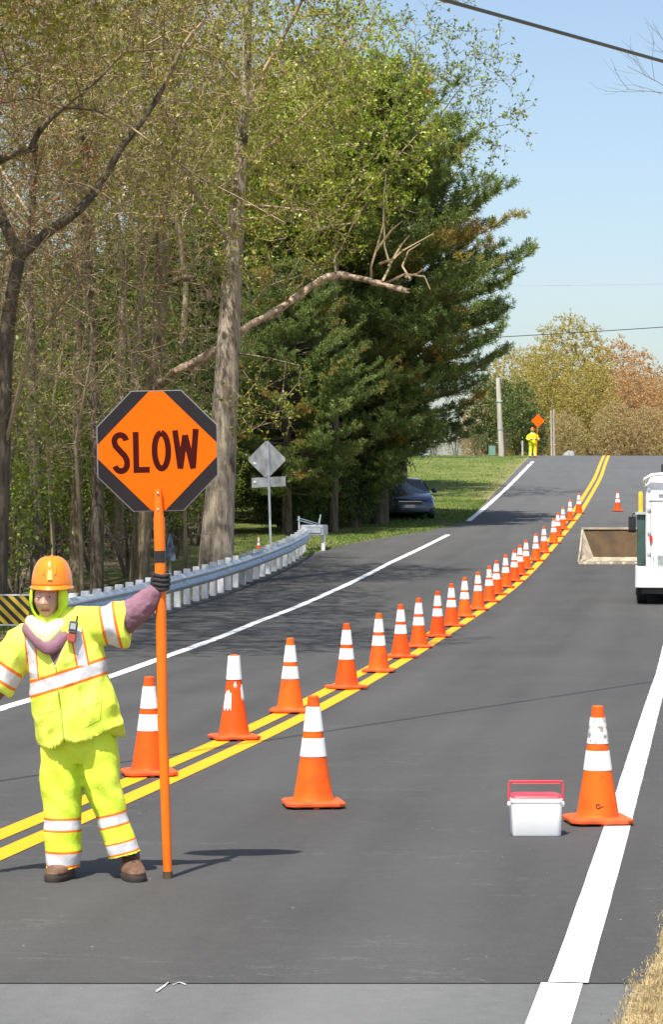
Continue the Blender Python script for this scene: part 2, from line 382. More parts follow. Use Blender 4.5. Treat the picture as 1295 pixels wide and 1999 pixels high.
def ribbon(name, m, pts, wd, dz=.020, wob=.0):
    """pts: list of (x,y) centre line"""
    v = []; n = len(pts)
    for i, (x, y) in enumerate(pts):
        a = Vector(pts[max(i-1, 0)]); b = Vector(pts[min(i+1, n-1)]); d = (b-a).normalized(); nn = Vector((d.y, -d.x))
        ww = wd*(1+wob*mnoise.noise((x*2.2, y*2.2, 5))); z = float(zr(y))+dz
        for s in (-1, 1): q = Vector((x, y))+nn*s*ww/2; v.append((q.x, q.y, z))
    o = fastmesh(name, v, [(2*i, 2*i+1, 2*i+3, 2*i+2) for i in range(n-1)], m); return tag(o, kind="structure")
yy = np.arange(JY+.0, 170, .4)
ribbon("yellow_centre_line", M_yellow, [(float(yelR(y)), y) for y in yy], .152)
ribbon("yellow_centre_line", M_yellow, [(float(yelR(y))-.265, y) for y in yy], .152)
yy = np.arange(JY, 170, .35)
ribbon("white_edge_line", M_white, [(float(whR(y)), y) for y in yy], .155, wob=.05)
ribbon("white_edge_line", M_white, [(float(np.polyval(_wf, y))-.025, y) for y in np.linspace(4, JY-.006, 26)], .165, dz=.017)
def wl(Y):
    return np.interp(Y, [p.y for p in _wl], [p.x for p in _wl])
y0, y1 = _wl[0].y, _wl[-1].y
ribbon("white_edge_line", M_white, [(-3.2-(25-y)*.15, y) for y in np.arange(11, y0, .6)]+[(float(wl(y)), y) for y in np.arange(y0, y1+.1, .5)], .15, wob=.15)
a, b = G(915, 1018), G(1041, 902)
ribbon("white_edge_line", M_white, [(a.x+(b.x-a.x)*t+.06*math.sin(t*math.pi), a.y+(b.y-a.y)*t) for t in np.linspace(0, 1, 60)], .17, wob=.3)

# thin dull scuffs: a worn paint squiggle on the near strip
sq = MB(); q = [G(x, y) for x, y in ((305, 1946), (318, 1938), (330, 1929), (338, 1932), (350, 1927), (362, 1933))]
ribbon("paint_scuff", M_white, [(p.x, p.y) for p in q], .008, dz=.018)

# ------------------------------------------------------------------ traffic cones
def cone(label, loc, rz=0, kind='', group=None):
    t = thing("traffic_cone", label, "traffic cone", loc, rz, group)
    b = MB(); hw = .192; c = .045
    def sq(h, k, z): return [(-h+k, -h, z), (h-k, -h, z), (h, -h+k, z), (h, h-k, z), (h-k, h, z), (-h+k, h, z), (-h, h-k, z), (-h, -h+k, z)]
    b.loft([sq(hw-.006, c, .012), sq(hw, c, .018), sq(hw, c, .034), sq(hw-.02, c, .044)])
    for ang in range(8):
        x, y = .16*math.cos(ang*math.pi/4), .16*math.sin(ang*math.pi/4); b.box((x-.018, y-.018, 0), (x+.018, y+.018, .014))
    b.build("base", M_orbase, t)
    body = MB(); topz = .71
    body.lathe([(.138, .040), (.132, .052), (.128, .062), (.121, .10), (.087, .31), (.062, .50), (.045, .64), (.040, .66), (.036, .705), (.028, .712), (.022, .700)], 28)
    body.build("cone_body", M_or, t, smooth=True)
    mt = M_dirty if kind == 'dirty' else M_collar
    rad = lambda z: np.interp(z, [.062, .10, .31, .50, .64], [.128, .121, .087, .062, .045])
    def col(z0, z1, m, off=.0025):
        k = MB(); k.lathe([(rad(z0)+.001, z0-.001), (rad(z0)+off, z0), (rad(z1)+off, z1), (rad(z1)+.001, z1+.001)], 28); return k.build("reflective_collar", m, t, smooth=True)
    if kind == 'torn':
        col(.505, .70, M_collar, .006)
        for a0, a1, za, zb in ((-2.95, -2.1, .26, .42), (-1.05, -.35, .34, .47), (-1.9, -1.5, .45, .49)):   # torn pieces of the lower collar
            k = MB(); n = 8; v = []
            for i in range(n+1):
                aa = a0+(a1-a0)*i/n; jag = .02*math.sin(i*2.1)
                for z in (za+jag, zb-.5*jag-abs(i-n/2)*.008): r = rad(z)+.004; v.append((r*math.cos(aa), r*math.sin(aa), z))
            k.add(v, [(2*i, 2*i+2, 2*i+3, 2*i+1) for i in range(n)]); k.build("reflective_collar", M_collar, t)
    elif kind == 'low': col(.50, .645, M_collar); col(.36, .46, mt)
    else: col(.485, .64, mt); col(.325, .44, M_collar)
    return t
ordn = ["nearest", "second", "third", "fourth", "fifth", "sixth", "seventh", "eighth", "ninth", "tenth", "eleventh", "twelfth", "thirteenth", "fourteenth", "fifteenth", "sixteenth", "seventeenth", "eighteenth", "nineteenth", "twentieth", "twenty-first", "twenty-second", "twenty-third", "twenty-fourth"]
row = [(291, 1519), (457, 1448), (567, 1395), (677, 1348), (740, 1315), (783, 1287), (818, 1267), (855, 1246), (882, 1225), (908, 1207), (934, 1193), (956, 1177), (970, 1163), (988, 1149), (1005, 1137), (1016, 1125), (1028, 1113), (1047, 1097), (1063, 1081), (1082, 1062), (1090, 1049), (1100, 1035), (1114, 1018), (1131, 1003)]
GR = "cones in a row along the double yellow line"
plain = None
for i, (x, y) in enumerate(row):
    p = G(x, y); p.z += .017
    lab = f"{ordn[i]} orange cone of the row on the double yellow line, counted from the flagger"
    if i == 0: lab = "orange cone just behind the SLOW sign pole, first of the row on the yellow line"
    if i == 1: lab = "orange cone with torn lower collar and white tip, second in the yellow line row"
    if i == 2: lab = "orange cone third from the flagger, far base corner beside the lone lane cone"
    if i == len(row)-1: lab = "farthest small orange cone at the uphill end of the row on the yellow line"
    if i in (1,): cone(lab, p, .3, 'torn', GR)
    elif i == 11: cone("orange cone with scuffed grey upper collar, twelfth in the yellow line row", p, .2, 'dirty', GR)
    elif i == 10: cone("deeper orange cone with low second collar, eleventh in the yellow line row", p, .1, 'low', GR)
    elif plain is None: plain = cone(lab, p, .2, '', GR)
    else: dup(plain, p, .2+.35*math.sin(i*2.7), lab)
p = G(612, 1581); p.z += .017; dup(plain, p, .12, "lone orange cone standing in the lane in front of the yellow lines", group="cones standing apart in the right lane")
p = G(1168, 1614); p.z += .017; cc = cone("orange cone with scuffed collars beside the white cooler, on the white edge line", p, .1, 'dirty', "cones standing apart in the right lane")
p = G(1207, 999); p.z += .017; dup(plain, p, .4, "small far cone alone in the right lane above the steel bucket", group="cones standing apart in the right lane")
# scribbled mark on the near right cone
k = MB(); pts = []
for i in range(14):
    a_ = i/13*4.6+.6; ang = -math.pi/2-.18+.11*math.cos(a_); z = .115+.011*math.sin(a_); r = np.interp(z, [.10, .31], [.121, .087])+.002; pts.append((r*math.cos(ang), r*math.sin(ang), z))
pts += [(.115*math.cos(-math.pi/2+t*.1+.0), .1195*math.sin(-math.pi/2+t*.1), .113) for t in (.2, 1.0)]
k.tube(pts, .0028, 5); k.build("marker_scribble", M_blackpl, cc)

# ------------------------------------------------------------------ cooler
M_coolw = mat("white_cooler_plastic", (.92, .92, .91), .4, .04, 6, .05, 50); M_coolr = mat("faded_red_plastic", (.66, .05, .07), .45, .12, 6)
p = G(1049, 1640)
t = thing("cooler", "small white picnic cooler with red lid and handle beside the right cone", "cooler", (p.x, p.y+.09, .017), 0)
def rr(wx, wy, r, z, cx=0, cy=0, n=5):
    o = []
    for sx, sy, a0 in ((1, -1, -90), (1, 1, 0), (-1, 1, 90), (-1, -1, 180)):
        for i in range(n+1):
            a_ = R(a0+90*i/n); o.append((cx+sx*(wx-r)+r*math.cos(a_), cy+sy*(wy-r)+r*math.sin(a_), z))
    return o
b = MB(); b.loft([rr(.139, .096, .025, 0), rr(.143, .101, .03, .008), rr(.148, .102, .03, .195), rr(.152, .106, .03, .198), rr(.152, .106, .03, .215), rr(.148, .102, .03, .218)]); b.build("cooler_body", M_coolw, t, smooth=True)
b = MB(); b.loft([rr(.146, .1, .03, .216), rr(.149, .103, .03, .222), rr(.146, .1, .03, .230), rr(.125, .082, .03, .240), rr(.06, .04, .02, .243)]); b.build("lid", M_coolr, t, smooth=True)
b = MB(); b.tube([(-.156, -.02, .165), (-.158, -.02, .30), (-.153, -.02, .312), (.153, -.02, .312), (.158, -.02, .30), (.156, -.02, .165)], .0065, 8); b.tube([(-.14, -.02, .3), (.14, -.02, .3)], .004, 6)
b.build("handle", M_coolr, t, smooth=True)
for sx in (-1, 1):
    b = MB(); b.ellipsoid((sx*.156, -.02, .18), (.012, .018, .018)); b.build("hinge", M_coolw, t, smooth=True)

# ------------------------------------------------------------------ guardrail
def resample(pts, step):
    pts = [Vector(p) for p in pts]; L = [0]
    for i in range(1, len(pts)): L.append(L[-1]+(pts[i]-pts[i-1]).length)
    n = max(2, int(L[-1]/step)); out = []
    for k in range(n+1):
        s_ = L[-1]*k/n; i = min(max(1, np.searchsorted(L, s_)), len(L)-1); a_ = (s_-L[i-1])/(L[i]-L[i-1]); out.append(pts[i-1].lerp(pts[i], a_))
    return out
rb = [(-4.02, 37.3), (-3.45, 43), (-2.98, 47.5), (-2.45, 51.5), (-1.95, 55.5), (-1.45, 59.5), (-1.02, 63.2), (-.72, 66.5), (-.62, 69)]
g = thing("guardrail", "long galvanised steel guardrail with pale posts curving along the left shoulder", "guardrail", (-2.98, 47.5, float(zr(47.5))))
rp = [Vector((x, y, float(zr(y)))) for x, y in rb]; path = resample(rp, .5)
prof = [(0, .66), (-.045, .635), (-.075, .60), (-.075, .57), (-.03, .535), (-.012, .505), (-.03, .475), (-.075, .44), (-.075, .41), (-.045, .375), (0, .35)]
def wbeam(path, prof, dz=0):
    v = []; n = len(prof)
    for i, p in enumerate(path):
        d = (path[min(i+1, len(path)-1)]-path[max(i-1, 0)]); d.z = 0; d.normalize(); q = Vector((d.y, -d.x, 0))
        for o_, z in prof: v.append(p+q*(-o_)+Vector((0, 0, z+dz)))
        for o_, z in prof[::-1]: v.append(p+q*(-o_-.006)+Vector((0, 0, z+dz)))
    m = 2*n; mb = MB(); mb.loft([v[i*m:(i+1)*m] for i in range(len(path))]); return mb
org = Vector(g.location)
mb = wbeam(path, prof); mb.xf(Matrix.Translation(-org)); mb.build("rail", M_galv, g, smooth=True)
pp = resample(rp, .95)
for i, p in enumerate(pp):
    d = (pp[min(i+1, len(pp)-1)]-pp[max(i-1, 0)]); d.z = 0; ang = math.atan2(d.y, d.x)
    m = Matrix.Translation(p-org) @ Matrix.Rotation(ang-R(90), 4, 'Z')
    b = MB(); b.box((-.20, -.06, -.3), (-.075, .06, .70), m=m); b.box((-.08, -.05, .40), (.0, .05, .64), m=m)
    b.build("post", M_galvlt, g, bevel=.006)
    if i % 5 == 2:
        b = MB(); b.box((.0, -.035, .47), (.075, .035, .535), m=m); b.build("reflector", M_white, g)
# end terminal
p = Vector((-.52, 69.6, float(zr(69.6))))
t = thing("guardrail_terminal", "galvanised box-shaped crash terminal at the far end of the guardrail", "terminal", p, R(-8))
b = MB(); b.box((-.32, 0, .42), (.30, .9, .72)); b.box((-.28, -.02, .48), (.26, .03, .66)); b.build("impact_head", M_galv, t, bevel=.02)
for x in (-.3, .28):
    b = MB(); b.box((x-.05, .1, -.2), (x+.05, .2, .45)); b.build("post", M_galvlt, t, bevel=.006)
b = MB(); b.tube([(-.45, .6, .4), (-.50, .8, .95)], .025); b.tube([(.0, 1.1, .5), (.05, 1.2, 1.0)], .02); b.tube([(-.48, .75, .9), (0, 1.1, .75), (.04, 1.2, .95)], .010)
b.tube([(-.52, .7, .85), (0, 1.1, .7)], .012); b.tube([(-.5, .7, .7), (0, 1.1, .6)], .012); b.build("cable_frame", M_galv, t)

# board with yellow and black stripes
def M_stripes():
    t = NT("yellow_black_stripes"); d = t.dot((.707, 0, .707)); f = t.math('FRACT', t.math('MULTIPLY', d, 8.6))
    c = t.mix(t.lt(f, .5), (.62, .42, .03), (.025, .022, .018)); t.bump(t.noise(40), .1); return t.set(c, .55)
p = P(16, 1221, 39.5)
t = thing("striped_marker", "yellow and black diagonally striped marker board at the left frame edge", "marker", (p.x-.1, 39.5, float(zr(39.5))), 0)
b = MB(); b.box((-.42, 0, .215), (.42, .02, .66)); b.build("board", M_stripes(), t, bevel=.004)
b = MB(); b.box((-.44, -.004, .66), (.44, .024, .68)); b.box((-.44, -.004, .20), (.44, .024, .215)); b.build("board_frame", M_galvlt, t)
for x in (-.3, .3):
    b = MB(); b.box((x-.04, .03, -.3), (x+.04, .09, .6)); b.build("post", M_wood, t)

# ------------------------------------------------------------------ back of the diamond sign
Y = 70.; p = P(529, 1052, Y); z0 = float(zr(Y))
t = thing("road_sign", "grey back of a diamond road sign with a small plate below, by the guardrail", "road sign", (p.x, Y, z0))
lz = lambda py: EYE+(HZ-py)/F*Y-z0; lx = lambda px: (px-CX)/F*Y-p.x
b = MB(); c = (521, 897); r = 38
pl = []
for dx, dz in ((0, 1), (1, 0), (0, -1), (-1, 0)):
    for s_ in (-1, 1):
        ex, ez = (s_*dz*.07 if dx == 0 else 0), (-s_*dx*.07 if dz == 0 else 0); pl.append((lx(c[0])+(dx*.95+ex)*r*Y/F, lz(c[1])+(dz*.95+ez)*r*Y/F))
b.prism(pl, .012); b.build("diamond_plate", M_alu, t)
b = MB(); b.prism([(lx(491), lz(933)), (lx(557), lz(930)), (lx(558), lz(949)), (lx(492), lz(952))], .012); b.build("lower_plate", M_alu, t)
b = MB(); b.box((-.03, -.035, -.3), (.03, -.003, 3.0-.05)); b.xf(Matrix.Rotation(R(-1.7), 4, 'Y')); b.build("post", M_galv, t)
for zz in (905, 941):
    b = MB(); b.box((lx(495), -.012, lz(zz)-.02), (lx(500), -.002, lz(zz)+.03)); b.build("bolt", M_white, t)

# ------------------------------------------------------------------ trees
def resample_pts(pts, step):
    out = [pts[0]]
    for a_, b_ in zip(pts[:-1], pts[1:]):
        n = max(1, int((b_-a_).length/step)); out += [a_.lerp(b_, (i+1)/n) for i in range(n)]
    return out
def segs_to_mesh(A, B, ra, rb_, n, off=0):
    """vectorised tube segments"""
    A = np.asarray(A); B = np.asarray(B); D = B-A; L = np.linalg.norm(D, axis=1, keepdims=True)+1e-9; D = D/L
    ref = np.where(np.abs(D[:, 2:3]) < .9, np.array([[0, 0, 1.]]), np.array([[1., 0, 0]]))
    U = np.cross(D, ref); U /= np.linalg.norm(U, axis=1, keepdims=True)+1e-9; W = np.cross(D, U)
    an = np.arange(n)*2*np.pi/n; c = np.cos(an)[None, :, None]; s = np.sin(an)[None, :, None]
    ring = U[:, None]*c+W[:, None]*s
    va = A[:, None]+ring*np.asarray(ra)[:, None, None]; vb = B[:, None]+ring*np.asarray(rb_)[:, None, None]
    Vv = np.concatenate([va, vb], 1).reshape(-1, 3); m = len(A)
    j = np.arange(n); k = (j+1) % n; q = np.stack([j, k, k+n, j+n], 1)
    Fv = (q[None]+(np.arange(m)*2*n)[:, None, None]).reshape(-1, 4)+off
    return Vv, Fv

def grow(rng, trunks, attr, step=.35, infl=2.2, kill=.5, iters=70, grav=.0):
    """space colonisation. trunks: list of polylines [(x,y,z,r)]"""
    nodes = []; par = []; rad0 = []
    for tr in trunks:
        pts = [Vector(q[:3]) for q in tr]; rr_ = [q[3] for q in tr]
        L = [0]
        for i in range(1, len(pts)): L.append(L[-1]+(pts[i]-pts[i-1]).length)
        n = max(2, int(L[-1]/step)); first = True
        for k in range(n+1):
            s_ = L[-1]*k/n; i = min(max(1, int(np.searchsorted(L, s_))), len(L)-1); a_ = (s_-L[i-1])/max(1e-6, L[i]-L[i-1])
            q = pts[i-1].lerp(pts[i], a_); rr2 = rr_[i-1]*(1-a_)+rr_[i]*a_
            if first and nodes:
                d = np.linalg.norm(np.array(nodes)-np.array(q), axis=1); pi_ = int(np.argmin(d)); par.append(pi_); first = False
            else: par.append(len(nodes)-1); first = False
            nodes.append(tuple(q)); rad0.append(rr2)
    nodes = np.array(nodes); par = list(par); nt0 = len(nodes)
    attr = attr.copy(); dist = np.full(len(attr), 1e9); near = np.zeros(len(attr), int)
    def upd(a0):
        nonlocal dist, near
        new = nodes[a0:]
        for c0 in range(0, len(new), 400):
            nn = new[c0:c0+400]; d = np.linalg.norm(attr[:, None]-nn[None], axis=2); j = d.argmin(1); dm = d[np.arange(len(attr)), j]
            m = dm < dist; dist[m] = dm[m]; near[m] = j[m]+a0+c0
    upd(0)
    for it in range(iters):
        m = dist < infl
        if not m.any(): break
        dirs = attr[m]-nodes[near[m]]; dirs /= np.linalg.norm(dirs, axis=1, keepdims=True)+1e-9
        acc = np.zeros((len(nodes), 3)); np.add.at(acc, near[m], dirs); idx = np.unique(near[m])
        d = acc[idx]; d /= np.linalg.norm(d, axis=1, keepdims=True)+1e-6; d += rng.normal(0, .22, d.shape); d[:, 2] += grav
        d /= np.linalg.norm(d, axis=1, keepdims=True)+1e-6
        new = nodes[idx]+d*step; a0 = len(nodes); nodes = np.vstack([nodes, new]); par += list(idx)
        upd(a0); keep = dist > kill; attr = attr[keep]; dist = dist[keep]; near = near[keep]
        if len(attr) == 0 or len(nodes) > 9000: break
    par = np.array(par); N = len(nodes); r = np.zeros(N); nch = np.bincount(par[par >= 0], minlength=N); e = 2.35; tip = .0065
    acc = np.zeros(N)
    for i in range(N-1, -1, -1):
        v = acc[i] if acc[i] > 0 else tip**e
        r[i] = v**(1/e)
        if i < nt0: r[i] = max(min(r[i], rad0[i]), rad0[i]*.9)
        if par[i] >= 0: acc[par[i]] += v*(1.0)
    # relax parent order: parents always precede children except trunk joins
    return nodes, par, r, nch, nt0

def add_twigs(rng, nodes, par, r, per, length, maxr=.03, up=.25, nt0=0, droop=0):
    idx = np.where((r < maxr) & (np.arange(len(r)) >= nt0))[0]
    idx = np.repeat(idx, per); m = len(idx)
    base = nodes[idx]; pd = nodes[idx]-nodes[par[idx]]; pd /= np.linalg.norm(pd, axis=1, keepdims=True)+1e-9
    d = pd*.6+rng.normal(0, .75, (m, 3)); d[:, 2] += up; d /= np.linalg.norm(d, axis=1, keepdims=True)
    L = length*rng.uniform(.4, 1.2, (m, 1)); mid = base+d*L*.5
    d2 = d+rng.normal(0, .35, (m, 3)); d2[:, 2] += .15-droop; d2 /= np.linalg.norm(d2, axis=1, keepdims=True); end = mid+d2*L*.5
    return base, mid, end

def leaves(rng, pos, size, flat=.0, asp=.55):
    m = len(pos); a_ = rng.normal(0, 1, (m, 3)); a_[:, 2] *= (1-flat); a_ /= np.linalg.norm(a_, axis=1, keepdims=True)
    b_ = rng.normal(0, 1, (m, 3)); b_ -= a_*(a_*b_).sum(1, keepdims=True); b_ /= np.linalg.norm(b_, axis=1, keepdims=True)
    s = size*rng.uniform(.5, 1.3, (m, 1)); V_ = np.stack([pos, pos+a_*s*.5+b_*s*asp*.5, pos+a_*s, pos+a_*s*.5-b_*s*asp*.5], 1).reshape(-1, 3)
    return V_, np.arange(m*4).reshape(-1, 4)

def tree_mesh(root, seed, trunks, attr, m_trunk, m_twig, m_leaf, leaf=.06, nleaf=3, twigs=2, twl=.6, step=.35, kill=.5, infl=2.2, twr=.005, iters=70, maxr=.03, sprd=.05, big=.05, up=.25):
    rng = np.random.default_rng(seed)
    nodes, par, r, nch, nt0 = grow(rng, trunks, attr, step, infl, kill, iters)
    ch = np.where(par >= 0)[0]; A = nodes[par[ch]]; B = nodes[ch]; rb_ = r[ch]; ra = np.minimum(r[par[ch]], rb_*1.25+.002)
    k = ch < nt0; ra[k] = r[par[ch]][k]; first = k & (np.linalg.norm(A-B, axis=1) > step*1.8)
    bigm = rb_ > big
    vs, fs, off = [], [], 0
    V1, F1 = segs_to_mesh(A[bigm], B[bigm], ra[bigm], rb_[bigm], 12, off)
    o = fastmesh("trunk", V1, F1, m_trunk, parent=root, smooth=True)
    V2, F2 = segs_to_mesh(A[~bigm], B[~bigm], ra[~bigm], rb_[~bigm], 4, 0)
    b0, md, en = add_twigs(rng, nodes, par, r, twigs, twl, maxr, up, nt0)
    tr_ = np.full(len(b0), twr); V3, F3 = segs_to_mesh(b0, md, tr_, tr_*.8, 3, len(V2)); V4, F4 = segs_to_mesh(md, en, tr_*.8, tr_*.3, 3, len(V2)+len(V3))
    nb = len(V2)+len(V3)+len(V4)
    if nleaf > 0:
        ps = []
        for q in range(nleaf):
            t_ = rng.uniform(0, 1, (len(b0), 1)); ps.append(np.where(t_ < .4, b0+(md-b0)*t_/.4, md+(en-md)*(t_-.4)/.6)+rng.normal(0, sprd, (len(b0), 3)))
        Lv, Lf = leaves(rng, np.vstack(ps), leaf); Vc = np.vstack([V2, V3, V4, Lv]); Fc = np.vstack([F2, F3, F4, Lf+nb])
        mi = np.concatenate([np.zeros(len(F2)+len(F3)+len(F4)), np.ones(len(Lf))]); crown = fastmesh("crown", Vc, Fc, [m_twig, m_leaf], mi, root)
    else: crown = fastmesh("crown", np.vstack([V2, V3, V4]), np.vstack([F2, F3, F4]), m_twig, parent=root)
    return root

def blob(rng, n, c, r, hollow=.3):
    d = rng.normal(0, 1, (n, 3)); d /= np.linalg.norm(d, axis=1, keepdims=True); q = rng.uniform(hollow, 1, (n, 1))**(1/2.2)
    return np.array(c)+d*q*np.array(r)
def rel(pts, Y, base, r0, r1, dys=None):
    """photo pixels -> local trunk polyline"""
    out = []
    for i, (x, y) in enumerate(pts):
        p = P(x, y, Y)-base; t_ = i/(len(pts)-1); dy = (dys[i] if dys else .0)
        out.append((p.x, p.y+dy, p.z, r0*(1-t_)+r1*t_))
    return out
gz = lambda X, Y: float(zr(Y))-(.5 if Y < 60 else .1)

rg = np.random.default_rng(11)
# the large pale-barked tree in front
Y = 56.; b0 = Vector((P(420, 0, Y).x, Y, gz(0, Y)))
t = thing("oak_tree", "large tree with thick pale scaly trunk right beside the SLOW sign", "tree", b0)
tr1 = rel([(420, 1170), (424, 1050), (434, 900), (444, 700), (455, 520), (468, 330), (480, 150), (490, -120)], Y, b0, .41, .16)
for i_, rr_ in enumerate((.50, .40, .34, .29, .24, .17, .12, .06)): tr1[i_] = tr1[i_][:3]+(rr_,)
trs = [tr1, rel([(470, 620), (520, 560), (560, 545)], Y, b0, .03, .015), rel([(468, 330), (560, 250), (650, 160)], Y, b0, .05, .02, (0, .5, 1)), rel([(455, 480), (380, 380), (330, 260), (300, 120)], Y, b0, .08, .03, (0, -.6, -1.2, -2)), rel([(460, 400), (545, 410), (610, 430)], Y, b0, .05, .02, (0, -.5, -1.5)),
       rel([(480, 200), (560, 60), (620, -60)], Y, b0, .06, .03), rel([(480, 200), (420, 60), (380, -60)], Y, b0, .06, .03), rel([(466, 690), (520, 700), (590, 720)], Y, b0, .03, .012, (0, -.4, -1.))]
at = np.vstack([blob(rg, 1100, (.7, 0, 12.3), (3.0, 3.2, 3.6)), blob(rg, 420, (1.2, -.9, 8.4), (1.9, 1.6, 1.7)), blob(rg, 650, (.4, -1.8, 10.6), (2.2, 1.1, 3.0)), blob(rg, 110, (1.1, -.8, 4.3), (.85, .8, .6)), blob(rg, 500, (-1.6, -1, 10.5), (2.2, 2.2, 2.6))])
tree_mesh(t, 1, trs, at, M_barkbig, M_twig, L_olive, leaf=.095, nleaf=9, twigs=2, twl=.55, kill=.42, infl=1.8)

# the ivy-clad tree with the broken limb
Y = 61.; b0 = Vector((P(292, 0, Y).x, Y, gz(0, Y)))
t = thing("ivy_tree", "tall mottled tree behind the SLOW sign whose long broken limb reaches right", "tree", b0)
trs = [rel([(268, 1170), (280, 1000), (298, 760), (312, 600), (318, 420), (335, 250), (350, 60), (355, -100)], Y, b0, .27, .09),
       rel([(318, 560), (350, 545), (384, 549)], Y, b0, .10, .085, (0, -.4, -.6)), rel([(318, 420), (260, 330), (200, 180)], Y, b0, .08, .03), rel([(330, 300), (400, 180), (430, 60)], Y, b0, .07, .03)]
at = np.vstack([blob(rg, 1000, (-.3, 0, 12.5), (3.4, 3, 3.8)), blob(rg, 250, (-1.2, -1, 7.5), (2, 1.5, 1.6)), blob(rg, 260, (.15, 0, 5.2), (.75, .7, 3.2))])
tree_mesh(t, 2, trs, at, M_bark, M_twig, L_olive, leaf=.075, nleaf=5, twl=.6, kill=.45)
bl = MB(); lp = [(325, 740), (345, 724), (380, 706), (420, 688), (480, 640), (545, 605), (600, 565), (640, 541), (665, 536), (700, 544), (750, 556), (795, 569)]
pts = [P(x, y, Y-2.2+.25*math.sin(i))-b0 for i, (x, y) in enumerate(lp)]; pts[0] = P(305, 760, Y-.1)-b0
fine = resample_pts(pts, .12); rl = np.interp(np.linspace(0, 1, len(fine)), np.linspace(0, 1, 12), [.10, .10, .10, .095, .095, .09, .085, .085, .08, .075, .07, .055])
fine = [p_+Vector((0, .03*mnoise.noise(p_*3), .045*mnoise.noise(p_*2.2+Vector((5, 0, 0))))) for p_ in fine]
bl.tube(fine, [r_*(1+.28*mnoise.noise(Vector((i*.35, 2, 0)))+.10*mnoise.noise(Vector((i*1.3, 7, 0)))) for i, r_ in enumerate(rl)], 12)
e_ = fine[-1]
for q_ in range(5): bl.tube([e_-(e_-fine[-4])*.6+Vector((0, .05*math.sin(q_*2), .05*math.cos(q_*2))), e_+(e_-fine[-3])*(.25+.2*math.sin(q_*3.1))+Vector((0, .04*math.sin(q_*2), .05*math.cos(q_*2)))], [.035, .006], 5)
lo = bl.build("broken_limb", M_barkred, t, smooth=True)
for v_ in lo.data.vertices: v_.co += Vector((1, .6, 1))*.018*mnoise.noise(Vector(v_.co)*9)
tw = MB(); rr3 = random.Random(5)
for pth in ([(655, 533), (652, 505), (665, 485), (690, 440), (715, 395)], [(620, 450), (650, 440), (685, 436), (715, 400)], [(726, 545), (724, 520), (733, 490), (748, 440), (752, 375)], [(748, 550), (760, 520), (752, 480), (750, 380), (756, 340)], [(755, 552), (790, 535), (830, 540), (842, 565)],
            [(760, 520), (785, 480), (800, 460)], [(733, 490), (765, 450), (785, 432)], [(800, 545), (785, 520), (800, 490), (822, 475)], [(795, 540), (815, 535), (830, 525)], [(740, 515), (770, 505), (785, 490), (850, 455)]):
    q = []
    for i, (x, y) in enumerate(pth): q.append(P(x+rr3.uniform(-2, 2), y, Y-2.2+rr3.uniform(-.3, .3))-b0)
    tw.tube(q, [.034-.024*i/(len(q)-1) for i in range(len(q))], 5)
tw.build("bare_twigs", M_twig, t, smooth=True)

# left leaning tree with curved limbs
Y = 49.; b0 = Vector((P(-5, 0, Y).x, Y, gz(0, Y)))
t = thing("leaning_tree", "dark leaning tree at the left edge with a long limb rising to the right", "tree", b0)
trs = [rel([(-8, 1200), (2, 900), (8, 700), (18, 600), (38, 500)], Y, b0, .22, .13), rel([(38, 500), (90, 455), (150, 415), (190, 370), (235, 290), (290, 220), (330, 150), (360, 80), (400, 40)], Y, b0, .12, .03),
       rel([(38, 500), (0, 420), (-40, 330), (20, 300), (60, 300), (85, 250), (130, 215)], Y, b0, .13, .05, (0, 0, .3, 0, -.3, -.3, -.4)), rel([(130, 215), (190, 225), (260, 260), (330, 315), (400, 365), (470, 400), (560, 450)], Y, b0, .035, .010, (-.4, -.7, -.9, -1., -1.1, -1.2, -1.2)),
       rel([(130, 215), (200, 160), (240, 110), (310, 103), (400, 100)], Y, b0, .035, .01, (-.4,)*5), rel([(130, 350), (190, 375), (240, 410), (270, 460), (300, 492)], Y, b0, .03, .008, (0, -.6, -.6, -.8, -.8)),
       rel([(130, 215), (60, 190), (-20, 205)], Y, b0, .035, .02), rel([(2, 900), (60, 690), (130, 600), (200, 530)], Y, b0, .05, .015, (0, -.5, -1, -1.2))]
at = np.vstack([blob(rg, 700, (2.2, 0, 10.2), (3.0, 2.4, 2.8)), blob(rg, 250, (.8, -.5, 6.8), (1.6, 1.5, 1.3))])
tree_mesh(t, 3, trs, at, M_barkdk, M_twig, L_olive, leaf=.06, nleaf=3, twl=.5, kill=.42, infl=1.8, big=.045)

